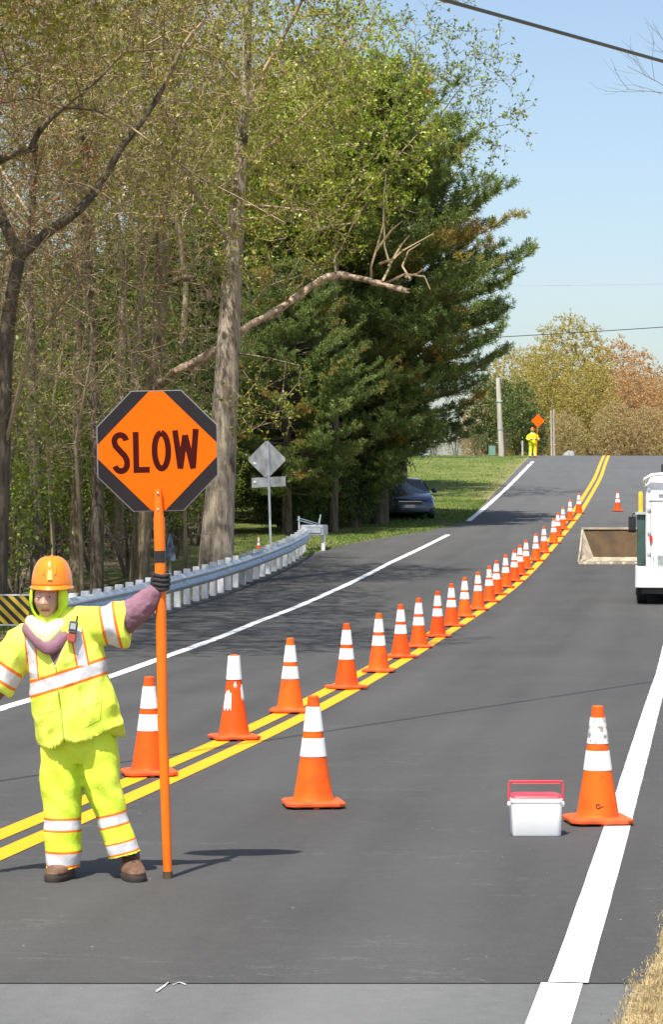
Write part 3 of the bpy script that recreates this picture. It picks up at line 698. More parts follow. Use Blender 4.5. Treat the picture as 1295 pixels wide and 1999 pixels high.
# generic tall spring tree, two variants
def generic(name, label, seed, h, rad, leafm, barkm, loc, leaf=.07, nleaf=3, n=1200, crown0=.3, twigm=None, r0=.14, twigs=2, kill=.5, grp=None, step=.35, twr=.006, twl=.65, infl=2.2):
    r_ = np.random.default_rng(seed); t_ = thing(name, label, "tree", loc, group=grp)
    wob = lambda: r_.uniform(-.25, .25)
    tr = [(0, 0, -.3, r0*1.25), (wob()*.3, wob()*.3, h*.15, r0), (wob(), wob(), h*.4, r0*.75), (wob()*1.6, wob()*1.6, h*.65, r0*.45), (wob()*2, wob()*2, h*.9, r0*.15)]
    trs_ = [tr]
    for k in range(5):
        z = h*r_.uniform(crown0, .75); a_ = r_.uniform(0, 6.28); L = rad*r_.uniform(.5, .8); c0 = np.interp(z, [0, h*.15, h*.4, h*.65], [0, tr[1][0], tr[2][0], tr[3][0]])
        trs_.append([(c0, 0, z, r0*.38), (L*.5*math.cos(a_), L*.5*math.sin(a_), z+L*.45, r0*.25), (L*math.cos(a_), L*math.sin(a_), z+L*1.0, r0*.12)])
    at_ = blob(r_, n, (0, 0, h*(crown0+1)/2), (rad, rad, h*(1-crown0)/2), .15)
    tree_mesh(t_, seed+50, trs_, at_, barkm, twigm or M_twig, leafm, leaf=leaf, nleaf=nleaf, twigs=twigs, twl=twl, kill=kill, step=step, twr=twr, infl=infl); return t_
def loc(px, Y): return Vector(((px-CX)/F*Y, Y, gz(0, Y)))
GW = "tall half-bare trees of the roadside wood"
v1 = generic("spring_tree", "slim tree with pale trunk right behind the flagger's orange helmet", 21, 17, 3.6, L_olive, M_bark, loc(146, 60), grp=GW, n=1300, nleaf=6, leaf=.085, crown0=.42, twigs=1, twl=.8)
v2 = generic("spring_tree", "dark straight trunk between the flagger's helmet and the striped board", 22, 18, 3.8, L_olive, M_barkdk, loc(72, 57), grp=GW, n=1700, r0=.15, nleaf=6, leaf=.085, crown0=.45, twigs=1, twl=.8)
v3 = generic("maple_tree", "maple with red buds whose branches enter at the upper left corner", 23, 14, 3.4, L_red, M_barkdk, loc(-95, 50), n=1100, leaf=.07, nleaf=3)
v3['group'] = None; del v3['group']
for i, (px, Y, src, sc, rz, lab) in enumerate([
    (188, 59, v2, 1.0, 1.2, "dark slim trunk left of the mottled trunk under the SLOW sign"), (232, 66, v1, 1.05, 2.3, "mottled pale trunk standing below the left corner of the SLOW sign"),
    (262, 72, v2, 1.0, 4.0, "dim trunk deeper in the wood just left of the sign pole"), (100, 74, v1, 1.1, 3.0, "trunk deeper in the wood above the orange helmet"),
    (20, 70, v1, 1.0, 5.0, "pale trunk deep in the wood above the striped board"), (-40, 62, v2, .95, .4, "dark trunk at the left frame edge behind the leaning tree"),
    (350, 82, v1, 1.15, 1.7, "tall tree deep in the wood between the SLOW sign and the thick pale trunk"), (400, 92, v2, 1.2, 2.9, "tall thin-crowned tree behind the thick pale trunk"),
    (160, 95, v1, 1.2, .9, "far wood tree behind the black left corner of the SLOW sign"), (60, 98, v2, 1.2, 5.2, "far wood tree over the upper left of the leaning tree"),
    (260, 110, v1, 1.3, 3.9, "farthest wood tree seen through the ivy tree's crown"), (480, 100, v1, 1.1, 4.4, "half-bare tree rising behind the thick pale trunk's right side")]):
    dup(src, loc(px, Y), rz, lab, sc)

# fresh green trees beside and behind the pines
L_spring = leafmat("spring_green_leaves", (.09, .13, .012), (.30, .36, .03), trans=.35, clump=.9)
GL = "fresh green trees around the pines"
g1 = generic("lime_tree", "bright lime green tree top left of the pine against the sky", 31, 17.0, 3.5, L_lime, M_barkdk, loc(650, 79), leaf=.12, nleaf=9, n=1500, crown0=.5, grp=GL, kill=.5)
g2 = generic("birch_tree", "thin wispy tree with dark twigs spreading right against the blue sky above the pine", 32, 20.0, 5.4, L_spring, M_barkdk, loc(790, 100), leaf=.15, nleaf=7, n=700, crown0=.55, twigm=M_twigdk, kill=.95, grp=GL, step=.45, twr=.010, twigs=2, twl=.8, infl=3.5)
dup(g1, loc(575, 80), 2.2, "lime green tree in front of the dark pine crowns, right of the thick trunk", .86)

# pines
def pine(root, seed, h, prof, nwh=30, per=5, m=L_pine, tuft=.18, nn=12, dens=1.0):
    r_ = np.random.default_rng(seed)
    SA, SB, sa, sb, TP, TD = [], [], [], [], [], []
    for k in range(nwh):
        z = h*(.155+.825*k/nwh)+r_.uniform(-.15, .15); L0 = float(np.interp(z/h, prof[0], prof[1]))
        for j in range(per):
            a_ = r_.uniform(0, 6.283); L = L0*r_.uniform(.66, 1.03); rise = np.interp(z/h, [0, .4, 1], [-.12, .12, .7])
            n = max(3, int(L/.45)); p = np.array([0, 0, z]); d = np.array([math.cos(a_), math.sin(a_), rise]); 
            for i in range(n):
                t_ = i/n; dd = d+np.array([0, 0, .55*t_*t_-.08])+r_.normal(0, .1, 3); dd /= np.linalg.norm(dd); q = p+dd*L/n
                SA.append(p); SB.append(q); sa.append(.045*(1-t_)+.012); sb.append(.045*(1-t_-1/n)+.012)
                if t_ > .25:
                    for s_ in range(int(2*dens)+1):
                        sd_ = np.cross(dd, [0, 0, 1])*(1 if r_.random() < .5 else -1)*r_.uniform(.5, 1.1)+dd*.7+np.array([0, 0, r_.uniform(-.05, .5)]); sd_ /= np.linalg.norm(sd_)
                        sl = min(1.1, L*.3)*r_.uniform(.4, 1)*(1.15-t_*.5); e_ = q+sd_*sl; SA.append(q); SB.append(e_); sa.append(.012); sb.append(.006)
                        m_ = int(sl/.13)+2
                        for u in range(m_): TP.append(q+(e_-q)*((u+1)/m_)+r_.normal(0, .035, 3)); TD.append(sd_+np.array([0, 0, .35]))
                if t_ > .55: TP.append(q); TD.append(dd+np.array([0, 0, .3]))
                p = q
    tz = [(0, 0, -.3), (0, 0, h*.3), (.1, 0, h*.7), (.1, .1, h)]
    mbt = MB(); mbt.tube(tz, [.34, .28, .14, .03], 10); mbt.build("trunk", M_barkdk, root, smooth=True)
    V2, F2 = segs_to_mesh(SA, SB, sa, sb, 3)
    TP = np.array(TP); TD = np.array(TD); TD /= np.linalg.norm(TD, axis=1, keepdims=True); mT = len(TP)
    base = np.repeat(TP, nn, 0); dr = np.repeat(TD, nn, 0)*.55+r_.normal(0, .62, (mT*nn, 3)); dr /= np.linalg.norm(dr, axis=1, keepdims=True)
    sd = np.cross(dr, r_.normal(0, 1, dr.shape)); sd /= np.linalg.norm(sd, axis=1, keepdims=True)
    L = tuft*r_.uniform(.6, 1.15, (len(base), 1)); wv = .010
    V3 = np.stack([base-sd*wv*.6, base+sd*wv*.6, base+dr*L+sd*wv, base+dr*L-sd*wv], 1).reshape(-1, 3); F3 = np.arange(len(V3)).reshape(-1, 4)+len(V2)
    mi = np.concatenate([np.zeros(len(F2)), np.ones(len(F3))]); fastmesh("crown", np.vstack([V2, V3]), np.vstack([F2, F3]), [M_twigdk, m], mi, root)
    print("pine tufts", mT)
    return root
prof = ([0, .1, .2, .3, .37, .49, .58, .7, .8, .88, 1], [1.7, 2.7, 3.5, 4.4, 5.1, 5.9, 5.3, 4.5, 3.5, 2.4, .4])
GP = "dark pines behind the guardrail"
p1 = pine(thing("pine_tree", "broad pine with rusty tinged right side overhanging the parked car", "tree", loc(742, 84), group=GP), 41, 16.2, prof, nwh=40, per=8); p1.scale = (.95,)*3
dup(p1, loc(610, 85), 2.0, "dark pine just right of the thick pale trunk, behind the broken limb", .98)
dup(p1, loc(520, 98), 4.1, "pine half hidden behind the thick pale trunk", 1.0)
dup(p1, loc(400, 104), 5.3, "pine deep in the wood left of the thick pale trunk", .9)
dup(p1, loc(655, 108), 1.0, "rear pine hidden behind the two front pines", 1.06)
dup(p1, loc(560, 78), 3.0, "low young pine in front of the big pines above the diamond sign", .52)
dup(p1, loc(690, 82), .6, "young pine left of the parked blue car", .50)

# understory evergreens
def shrubby(name, label, seed, h, rad, leafm, loc_, leaf=.1, n=900, nleaf=7, grp=None, cat="shrub", twigs=2, kill=.45):
    r_ = np.random.default_rng(seed); t_ = thing(name, label, cat, loc_, group=grp)
    trs_ = []
    for k in range(4):
        a_ = k*1.6+r_.uniform(0, 1); trs_.append([(0, 0, -.2, .07), (rad*.2*math.cos(a_), rad*.2*math.sin(a_), h*.3, .05), (rad*.45*math.cos(a_), rad*.45*math.sin(a_), h*.75, .02)])
    at_ = blob(r_, n, (0, 0, h*.54), (rad, rad, h*.47), .1)
    tree_mesh(t_, seed, trs_, at_, M_barkdk, M_twigdk, leafm, leaf=leaf, nleaf=nleaf, twigs=twigs, twl=.45, kill=kill, step=.3, sprd=.1, big=.03); return t_
GH = "dark evergreen shrubs of the wood floor"
h1 = shrubby("holly_shrub", "tall dark evergreen above the orange helmet, under the trees", 51, 6.2, 2.0, L_holly, loc(120, 80), grp=GH, leaf=.16, nleaf=13)
h2 = shrubby("leafy_shrub", "olive leafed shrub behind the left edge of the SLOW sign", 52, 5.4, 1.9, L_shrub, loc(215, 78), leaf=.11, nleaf=5, grp=GH)
hl = [(600, 80, h1, .42, "low dark evergreen under the pines right of the terminal frame"), (650, 81, h1, .45, "low dark evergreen under the pines midway to the parked car"), (700, 82, h1, .42, "low dark evergreen left of the parked car's bonnet"), (733, 85, h1, .5, "low dark evergreen beside the pine trunk by the car"), (545, 79, h1, .45, "low dark evergreen behind the diamond sign post"),
      (75, 74, h1, 1.0, "dark evergreen in the wood over the striped board and helmet"), (240, 76, h1, 1.05, "dark evergreen just behind the lower left edge of the SLOW sign"), (350, 78, h1, 1.0, "dark evergreen in the gap between sign pole and thick trunk"), (165, 84, h1, 1.35, "tall dark evergreen left of the black sign corner"), (10, 70, h1, .95, "dark evergreen low at the left frame edge"), (300, 100, h1, 1.7, "tall dark evergreen deep behind the SLOW sign"), (90, 104, h1, 1.75, "tall dark evergreen deep above the helmet"), (420, 108, h1, 1.8, "tall dark evergreen deep behind the thick trunk"),
      (30, 84, h1, 1.15, "tall dark evergreen at the left edge above the striped board"), (70, 92, h2, 1.3, "olive shrub mass between the two left evergreens"), (170, 94, h1, 1.3, "dark evergreen behind the flagger's wood trunks"),
      (265, 88, h1, 1.05, "dark evergreen directly behind the SLOW sign"), (330, 96, h2, 1.3, "olive shrub between the sign pole and the thick trunk"), (380, 90, h1, 1.2, "dark evergreen touching the left of the thick pale trunk"),
      (-30, 78, h2, 1.2, "olive shrub at the far left frame edge"), (470, 96, h1, 1.0, "dark evergreen behind the diamond sign"), (560, 96, h1, 1.05, "dark evergreen behind the guardrail's far end"), (640, 99, h1, 1.0, "dark evergreen right of the guardrail's far end"),
      (545, 87, h1, .8, "dark evergreen close behind the diamond sign plate"), (595, 90, h1, .85, "dark evergreen right of the diamond sign plate"), (645, 88, h1, .75, "dark evergreen over the guardrail terminal"), (690, 90, h1, .85, "dark evergreen left of the parked car"), (725, 92, h1, .8, "dark evergreen touching the parked car's left side"), (505, 84, h1, .8, "dark evergreen between thick trunk and diamond sign"), (570, 79, h1, .42, "low dark evergreen right behind the guardrail terminal frame"),
      (700, 104, h1, 1.05, "dark evergreen behind the parked car's left side"), (20, 120, h1, 1.8, "very tall evergreen far back at upper left"), (200, 124, h1, 1.9, "very tall evergreen far back above the SLOW sign"), (350, 126, h1, 1.9, "very tall evergreen far back near the thick trunk"),
      (110, 112, h2, 1.7, "tall olive shrub far back in the wood"), (290, 112, h2, 1.7, "tall olive shrub far back behind the ivy tree"), (490, 120, h1, 1.8, "very tall evergreen far back behind the left pines"), (-50, 100, h1, 1.5, "evergreen at the left frame edge far back")]
for i, (px, Y, src, sc, lab) in enumerate(hl): dup(src, loc(px, Y), i*1.3, lab, sc)
L_spring = leafmat("spring_green_leaves", (.09, .13, .012), (.30, .36, .03), trans=.35, clump=.9)
GM = "olive leafed saplings under the tall trees"
m1 = shrubby("sapling", "olive sapling just left of the black corner of the SLOW sign", 57, 5.0, 1.7, L_spring, loc(170, 66), leaf=.11, nleaf=7, n=700, grp=GM, twigs=3)
for i, (px, Y, s_, lab) in enumerate([(20, 60, 1.1, "olive sapling over the striped board"), (95, 66, 1.2, "olive sapling above the orange helmet's left"), (-30, 55, 1.1, "olive sapling cut by the left frame edge"), (225, 70, 1.0, "olive sapling behind the lower left of the SLOW sign"), (280, 68, 1.0, "olive sapling behind the sign pole"), (345, 72, .9, "olive sapling between sign pole and thick trunk"),
     (60, 75, 1.5, "tall sapling deeper in the wood over the board"), (140, 84, 1.7, "tall sapling deep in the wood over the helmet"), (240, 86, 1.6, "tall sapling deep behind the SLOW sign's left"), (310, 84, 1.6, "tall sapling deep behind the SLOW sign's right"), (0, 88, 1.8, "tall sapling deep at the left edge"), (395, 76, .8, "small sapling behind the thick trunk's foot")]):
    dup(m1, loc(px, Y), i*1.9, lab, s_)
v4 = generic("spring_tree", "tall tree just past the left frame edge whose crown overhangs the road shoulder", 24, 18, 5.2, L_olive, M_barkdk, Vector((-5.9, 41, -.4)), grp=GW, n=1500, nleaf=10, leaf=.11, crown0=.56, r0=.2)
dup(v4, (-6.3, 47, -.4), 2.1, "tall tree past the left frame edge beside the dark leaning tree", 1.0)
dup(v4, (-5.0, 33.5, -.4), .5, "nearest tree past the left frame edge, before the striped board", .95)
GT = "bare pale-twigged young trees at the wood edge"
n1 = generic("young_tree", "bare young tree with pale fine twigs just left of the SLOW sign's black edge", 58, 9.0, 1.9, L_olive, M_bark, loc(160, 55), leaf=.07, nleaf=2, n=420, crown0=.3, r0=.05, twigs=2, kill=.38, grp=GT, step=.3, twr=.0065, twl=.6)
for i, (px, Y, s_, lab) in enumerate([(105, 58, 1.05, "bare young tree rising above the orange helmet"), (-20, 50, 1.0, "bare young tree at the left frame edge in front of the leaning tree"), (275, 60, 1.1, "bare young tree in line with the sign pole"), (365, 63, 1.0, "bare young tree in the gap left of the thick trunk")]):
    dup(n1, loc(px, Y), i*2.3, lab, s_)
GB = "low brush along the wood edge behind the guardrail"
b1 = shrubby("low_brush", "low tan brush behind the flagger's shoulder", 55, 1.5, 1.1, L_shrub, loc(180, 63), leaf=.06, nleaf=2, n=300, grp=GB, twigs=3)
for i, (px, Y, lab) in enumerate([(30, 58, "low brush above the striped board"), (110, 68, "low brush left of the pale slim trunk"), (250, 62, "low brush behind the rail left of the sign pole"), (335, 66, "low brush behind the rail right of the glove"), (385, 72, "low brush left of the thick trunk's foot"), (-20, 66, "low brush at the left frame edge")]):
    dup(b1, loc(px, Y), i*1.1, lab, .9+.1*(i % 3))

# lawn side background: dark evergreen, shrubs, poles
def L2(px, Y): return Vector(((px-CX)/F*Y, Y, float(zr(Y))-.05))
dup(h1, L2(1010, 168), .5, "dark evergreen behind the tall leaning wooden pole", (.85, .85, .88), group="evergreens beyond the lawn")
dup(h1, L2(960, 172), 2.5, "dark evergreen between the pine tip and the leaning pole", .95, group="evergreens beyond the lawn")
dup(h1, L2(1045, 172), 3.5, "low dark evergreen right behind the far flagger", (.55, .55, .58), group="evergreens beyond the lawn")
GS = "grey green shrubs beyond the lawn"
for i, (px, Y, s_) in enumerate([(850, 165, .42), (890, 168, .48), (930, 166, .45), (800, 175, .55), (985, 163, .36)]):
    dup(h2, L2(px, Y), i, ["grey green shrub beside the pale blue roof", "grey green shrub mid way along the lawn's far edge", "grey green shrub left of the green cabinet", "shrub behind the small white shed", "small shrub at the foot of the leaning pole"][i], s_, group=GS)

# far trees beyond the crest
GF = "spring trees beyond the crest of the road"
f1 = generic("far_tree", "tallest domed tree beyond the crest, tan and yellow green", 61, 17.5, 4.6, L_far1, M_bark, L2(1110, 235), leaf=.19, nleaf=12, n=2300, crown0=.12, grp=GF, kill=.6, step=.45, twr=.012, infl=2.6)
f2 = generic("far_tree", "russet tree beyond the crest above the far lone cone", 62, 14.5, 4.4, L_far2, M_bark, L2(1212, 240), leaf=.19, nleaf=12, n=2300, crown0=.08, grp=GF, kill=.6, step=.45, twr=.012, infl=2.6)
f3 = generic("far_tree", "pale grey brown tree at the right edge beyond the crest", 63, 14, 4.4, L_far3, M_bark, L2(1300, 300), leaf=.19, nleaf=12, n=2300, crown0=.08, grp=GF, kill=.65, step=.45, twr=.014, infl=2.6)
f1.scale = (.95, .95, .93)
for (px, Y, src, s_, lab) in [(1060, 225, f1, .72, "yellow green tree behind the twin thin poles"), (1045, 250, f2, .85, "russet tree top just right of the pine tips"), (1150, 222, f1, .62, "bright yellow green low tree left of the crest of the yellow line"), (1180, 262, f3, .95, "grey brown tree between the domed and russet trees"),
                              (1240, 230, f2, .78, "russet tree over the white truck's roof"), (1285, 236, f2, .70, "russet brown tree at the right frame edge"), (1105, 216, f3, .45, "low brown brush tree behind the pale boulder"), (1200, 215, f3, .5, "low brown tree where the yellow line meets the crest"),
                              (1262, 216, f3, .48, "low brown tree above the truck roof"), (1335, 240, f3, .9, "grey brown tree cut by the right frame edge"), (1010, 240, f1, .78, "yellow green tree behind the leaning wooden pole"), (960, 260, f2, .8, "russet tree hidden behind the pine"), (1250, 320, f3, .95, "hazy grey tree farthest beyond the crest")]:
    dup(src, L2(px, Y), px*.7, lab, s_)
exec_marker = 1

# poles
def pole(name, label, base, top, Y, r0, r1, m):
    b_ = P(*base, Y); t_ = thing(name, label, "pole", (b_.x, Y, float(zr(Y)))); tp = P(*top, Y)-b_
    mb = MB(); mb.tube([(0, 0, -.5), (0, 0, 0), tuple(tp*.5), tuple(tp)], [r0, r0, (r0+r1)/2, r1], 14)
    mb.build("shaft", m, t_, smooth=True)
    for zf in (.35, .7):
        q = tp*zf; k = MB(); k.lathe([(r0*1.06, -.03), (r0*1.06, .03)], 14, c=(q.x, q.y, q.z)); k.build("band", M_galv, t_)
    return t_
pole("wooden_pole", "tall leaning pale wooden pole at the lawn's far corner", (980, 892), (973, 738), 150, .17, .13, M_wood)
pole("thin_pole", "left one of two thin pale poles right of the far flagger", (1078, 889), (1077, 800), 158, .055, .05, M_wood)
pole("thin_pole", "right one of two thin pale poles right of the far flagger", (1083, 889), (1082, 797), 159, .05, .045, M_wood)
pole("fence_post", "short grey post left of the far flagger", (1021, 892), (1021, 862), 153, .06, .055, M_wood)
# utility cabinet
M_cab = mat("green_cabinet_paint", (.16, .30, .24), .5, .15)
p = P(962, 892, 152); t = thing("utility_cabinet", "small pale green utility cabinet left of the leaning pole", "cabinet", (p.x, 152, float(zr(152))))
b = MB(); b.box((-.2, 0, 0), (.2, .35, .62)); b.build("cabinet_body", M_cab, t, bevel=.02)
b = MB(); b.box((-.17, -.012, .06), (.17, -.002, .56)); b.build("door", M_cab, t, bevel=.004)
# boulder
p = P(1113, 886, 162); bo = MB(); bo.ellipsoid((0, 0, 0), (.42, .4, .42), 20, 12)
o = bo.build("boulder", mat("pale_boulder", (.27, .27, .26), .9, .3, 4, .6, 9), smooth=True, loc=(p.x, 162, float(zr(162))))
for v_ in o.data.vertices: v_.co += Vector(v_.co).normalized()*.09*mnoise.noise(Vector(v_.co)*4)
tag(o, "pale grey boulder on the crest right of the twin thin poles", "boulder")
# shed with pale blue roof and white chimney-like post
M_shed = mat("white_siding", (.72, .72, .70), .6, .08, 3); M_roofb = mat("pale_blue_roof", (.42, .52, .58), .5, .1)
p = P(803, 889, 176); zz = float(zr(176)); t = thing("shed", "low white shed with pale blue roof beyond the lawn under the pine", "shed", (p.x, 176, zz-.1))
b = MB(); b.box((-.8, 0, 0), (.8, 2, .75)); b.build("wall", M_shed, t)
b = MB(); b.add([(-1.05, -.25, .70), (1.1, -.25, .70), (.55, 1, 1.05), (-.6, 1, 1.05), (-1.05, 2.2, .70), (1.1, 2.2, .70)], [(0, 1, 2, 3), (3, 2, 5, 4), (0, 3, 4), (1, 5, 2), (0, 4, 5, 1)]); b.build("roof", M_roofb, t)
b = MB(); b.box((-.25, -.02, .0), (.2, .0, .6)); b.build("door", M_galv, t)
p = P(780, 891, 150); t = thing("white_gatepost", "white capped gatepost at the lawn's edge under the pine", "gatepost", (p.x, 150, float(zr(150))))
b = MB(); b.box((-.18, -.15, 0), (.18, .15, .72)); b.build("shaft", M_shed, t, bevel=.01)
b = MB(); b.loft([rr(.20, .18, .02, .72), rr(.20, .18, .02, .78), rr(.12, .1, .02, .84), rr(.07, .06, .02, .98)]); b.build("cap", M_shed, t)
# swing-like tripod legs on the lawn
t = thing("tripod_stand", "thin dark two-legged stand on the sunlit lawn edge", "stand", G(805, 921))
b = MB(); b.tube([(-.05, 0, 0), (-.12, .1, .85)], .02, 6); b.build("leg", M_blackpl, t)
b = MB(); b.tube([(.22, 0, -.02), (-.12, .1, .85)], .02, 6); b.build("leg", M_blackpl, t)
b = MB(); b.tube([(-.12, .1, .82), (-.13, .1, 1.1)], .03, 6); b.build("head", M_blackpl, t)
# distant white house glimpsed in the wood
p = P(48, 885, 130); t = thing("white_house", "white house glimpsed through the wood left of the SLOW sign", "house", (p.x, 130, float(zr(130))))
b = MB(); b.box((-1.2, 0, 0), (1.4, 4, 1.9)); b.build("wall", M_shed, t)
b = MB(); b.add([(-1.5, -.3, 1.85), (1.7, -.3, 1.85), (1.7, 4.3, 1.85), (-1.5, 4.3, 1.85), (-1.5, 2, 2.9), (1.7, 2, 2.9)], [(0, 1, 5, 4), (2, 3, 4, 5), (0, 4, 3), (1, 2, 5), (0, 3, 2, 1)]); b.build("roof", M_galv, t)
for x in (-.6, .5):
    b = MB(); b.box((x-.2, -.03, .8), (x+.2, 0, 1.4)); b.build("window", M_blackpl, t)
# reddish cone in the wood and blue tarp
t = dup(plain, (P(505, 1045, 70.5).x, 70.5, float(zr(70.5))-.1), 0, "dull red cone in shade left of the diamond sign's post", (.5, .5, .66)); del t['group']
p = P(331, 1090, 58); b = MB(); M_tarp = mat("blue_tarp", (.05, .075, .12), .7, .3, 8, .3, 20)
b.add([(-.14, 0, 0), (.16, -.1, 0), (.1, .3, .0), (.03, .08, .62), (-.02, .1, .6)], [(0, 1, 3, 4), (1, 2, 3), (2, 0, 4, 3), (0, 2, 1)]); o = b.build("tarp_bundle", M_tarp, loc=(p.x, 58, p.z-.05)); tag(o, "upright folded blue grey tarp behind the gloved hand", "tarp")
b = MB(); b.box((-.02, .05, -.9), (.03, .1, .1)); b.build("stake", M_wood, o)

# overhead cables
def cable(name, label, A, B, r, sag, m=M_blackpl):
    A, B = Vector(A), Vector(B); n = 40; pts = [A.lerp(B, i/n)-Vector((0, 0, sag*4*(i/n)*(1-i/n))) for i in range(n+1)]
    b_ = MB(); b_.tube(pts, r, 8); return tag(b_.build(name, m, smooth=True), label, "cable")
# main cable passes P(870,0), P(1295,120)
pa = P(868, 0, 23.6); pb = P(1300, 121, 28.5); d = pb-pa
cable("overhead_cable", "thick black overhead cable crossing the top right corner", pa-d*3.2, pb+d*3.2, .020, 0.0)
pa = P(1000, 546, 120); pb = P(1300, 542, 122); d = pb-pa; cable("overhead_cable", "faint upper thin wire in the sky right of the pine", pa-d*2, pb+d*2, .010, .3, M_galv)
pa = P(1000, 647, 150); pb = P(1300, 628, 140); d = pb-pa; cable("overhead_cable", "lower thin wire over the domed far tree", pa-d*2, pb+d*2, .022, .3, M_blackpl)
# bare twig of a tree at the top right corner
tb = thing("bare_branch_tree", "bare tree reaching thin twigs into the top right corner", "tree", (6.9, 40, 0))
mbt = MB(); mbt.tube([(0, 0, -.2), (.1, 0, 5), (0, 0, 9.5)], [.16, .12, .05], 10); mbt.build("trunk", M_barkdk, tb, smooth=True)
mbt = MB(); rr3 = random.Random(8)
def twg(p, d, L, r, k):
    q = p+d*L*.5; e = q+(d+Vector((rr3.uniform(-.3, .3), rr3.uniform(-.3, .3), rr3.uniform(-.2, .3)))).normalized()*L*.5; mbt.tube([p, q, e], [r, r*.8, r*.5], 4)
    if k > 0:
        for _ in range(3): twg(p.lerp(e, rr3.uniform(.4, 1)), (d+Vector((rr3.uniform(-.8, .8), rr3.uniform(-.8, .8), rr3.uniform(-.6, .8)))).normalized(), L*.6, r*.6, k-1)
twg(Vector((0, 0, 8.4)), Vector((-1, 0, .12)).normalized(), 1.7, .011, 3); twg(Vector((0, 0, 9.2)), Vector((.8, .4, .6)).normalized(), 2.2, .03, 3); mbt.build("crown", M_twigdk, tb)

# ------------------------------------------------------------------ parked car in the shade
M_car = mat("dark_blue_car_paint", (.035, .06, .12), .25, .08, 2, metal=.3, coat=.8); M_glass = mat("dark_window_glass", (.02, .025, .03), .06, .05, spec=.8)
M_chrome = mat("chrome", (.6, .6, .62), .15, .03, metal=1.0); M_lens = mat("headlight_lens", (.62, .66, .72), .12, .05, spec=.8)
p = G(801, 1016); t = thing("parked_car", "dark blue car parked on the grass in the pine's shade, facing the camera", "car", (p.x, p.y+.05, p.z+.01), R(4))
def carring(y, hw, z0, z1, sh): # body section
    return [(-hw*.93, y, z0), (-hw, y, z0+.12), (-hw, y, z1-.22), (-hw*.97, y, z1-.08), (-hw*sh, y, z1), (0, y, z1+.025), (hw*sh, y, z1), (hw*.97, y, z1-.08), (hw, y, z1-.22), (hw, y, z0+.12), (hw*.93, y, z0)]
b = MB(); b.loft([carring(0, .68, .28, .62, .8), carring(.08, .80, .22, .70, .82), carring(.3, .87, .2, .80, .84), carring(.9, .9, .2, .92, .86), carring(1.25, .9, .2, .96, .88), carring(3.4, .9, .2, 1.0, .88), carring(4.2, .88, .2, 1.0, .86), carring(4.45, .78, .3, .85, .8)]); b.build("body", M_car, t, smooth=True)
def gr(y, hb, ht, zb, zt): return [(-hb, y, zb), (-ht, y, zt-.06), (-ht*.85, y, zt), (0, y, zt+.02), (ht*.85, y, zt), (ht, y, zt-.06), (hb, y, zb)]
b = MB(); b.loft([gr(1.05, .80, .78, .93, .96), gr(1.9, .82, .62, .95, 1.40), gr(2.4, .82, .61, .95, 1.45), gr(3.4, .82, .60, .95, 1.43), gr(4.2, .78, .66, .95, 1.02)]); b.build("greenhouse", M_car, t, smooth=True)
b = MB(); b.add([(-.70, 1.13, .985), (.70, 1.13, .985), (.56, 1.84, 1.375), (-.56, 1.84, 1.375)], [(0, 1, 2, 3)]); b.xf(Matrix.Translation((0, -.012, .012))); b.build("windscreen", M_glass, t)
for s_ in (-1, 1):
    b = MB(); b.add([(s_*.845, 1.5, 1.0), (s_*.845, 3.7, 1.02), (s_*.655, 3.3, 1.36), (s_*.66, 2.0, 1.36)], [(0, 1, 2, 3)]); b.build("side_window", M_glass, t)
    b = MB(); b.add([(s_*.47, .13, .58), (s_*.78, .19, .60), (s_*.82, .30, .70), (s_*.60, .20, .70), (s_*.50, .2, .67)], [(0, 1, 2, 3, 4)]); b.add([(s_*.47, .06, .58), (s_*.80, .08, .60), (s_*.86, .28, .72), (s_*.60, .10, .71), (s_*.50, .07, .67)], [(0, 1, 2, 3, 4)]); b.build("headlight", M_lens, t)
    b = MB(); b.ellipsoid((s_*1.0, 1.5, 1.02), (.11, .06, .08), 14, 8); b.build("side_mirror", M_car, t, smooth=True)
    for y in (.85, 3.5):
        w_ = MB(); w_.lathe([(.0, -.1), (.30, -.1), (.33, -.08), (.33, .08), (.30, .1), (0, .1)], 24); w_.xf(Matrix.Translation((s_*.80, y, .33)) @ Matrix.Rotation(R(90), 4, 'Y')); wo = w_.build("wheel", M_black, t, smooth=True)
        w_ = MB(); w_.lathe([(0, 0), (.2, .0), (.2, .02), (0, .03)], 16); w_.xf(Matrix.Translation((s_*.895, y, .33)) @ Matrix.Rotation(R(90*s_), 4, 'Y')); w_.build("rim", M_chrome, wo, smooth=True)
b = MB(); b.box((-.42, -.012, .52), (.42, .01, .62)); b.box((-.55, -.0, .3), (.55, .03, .42)); b.build("grille", M_blackpl, t)
b = MB(); b.box((-.17, -.03, .42), (.17, -.013, .52)); b.build("number_plate", M_white, t)
b = MB(); b.box((-.40, -.02, .625), (.40, .0, .64)); b.build("trim", M_chrome, t)

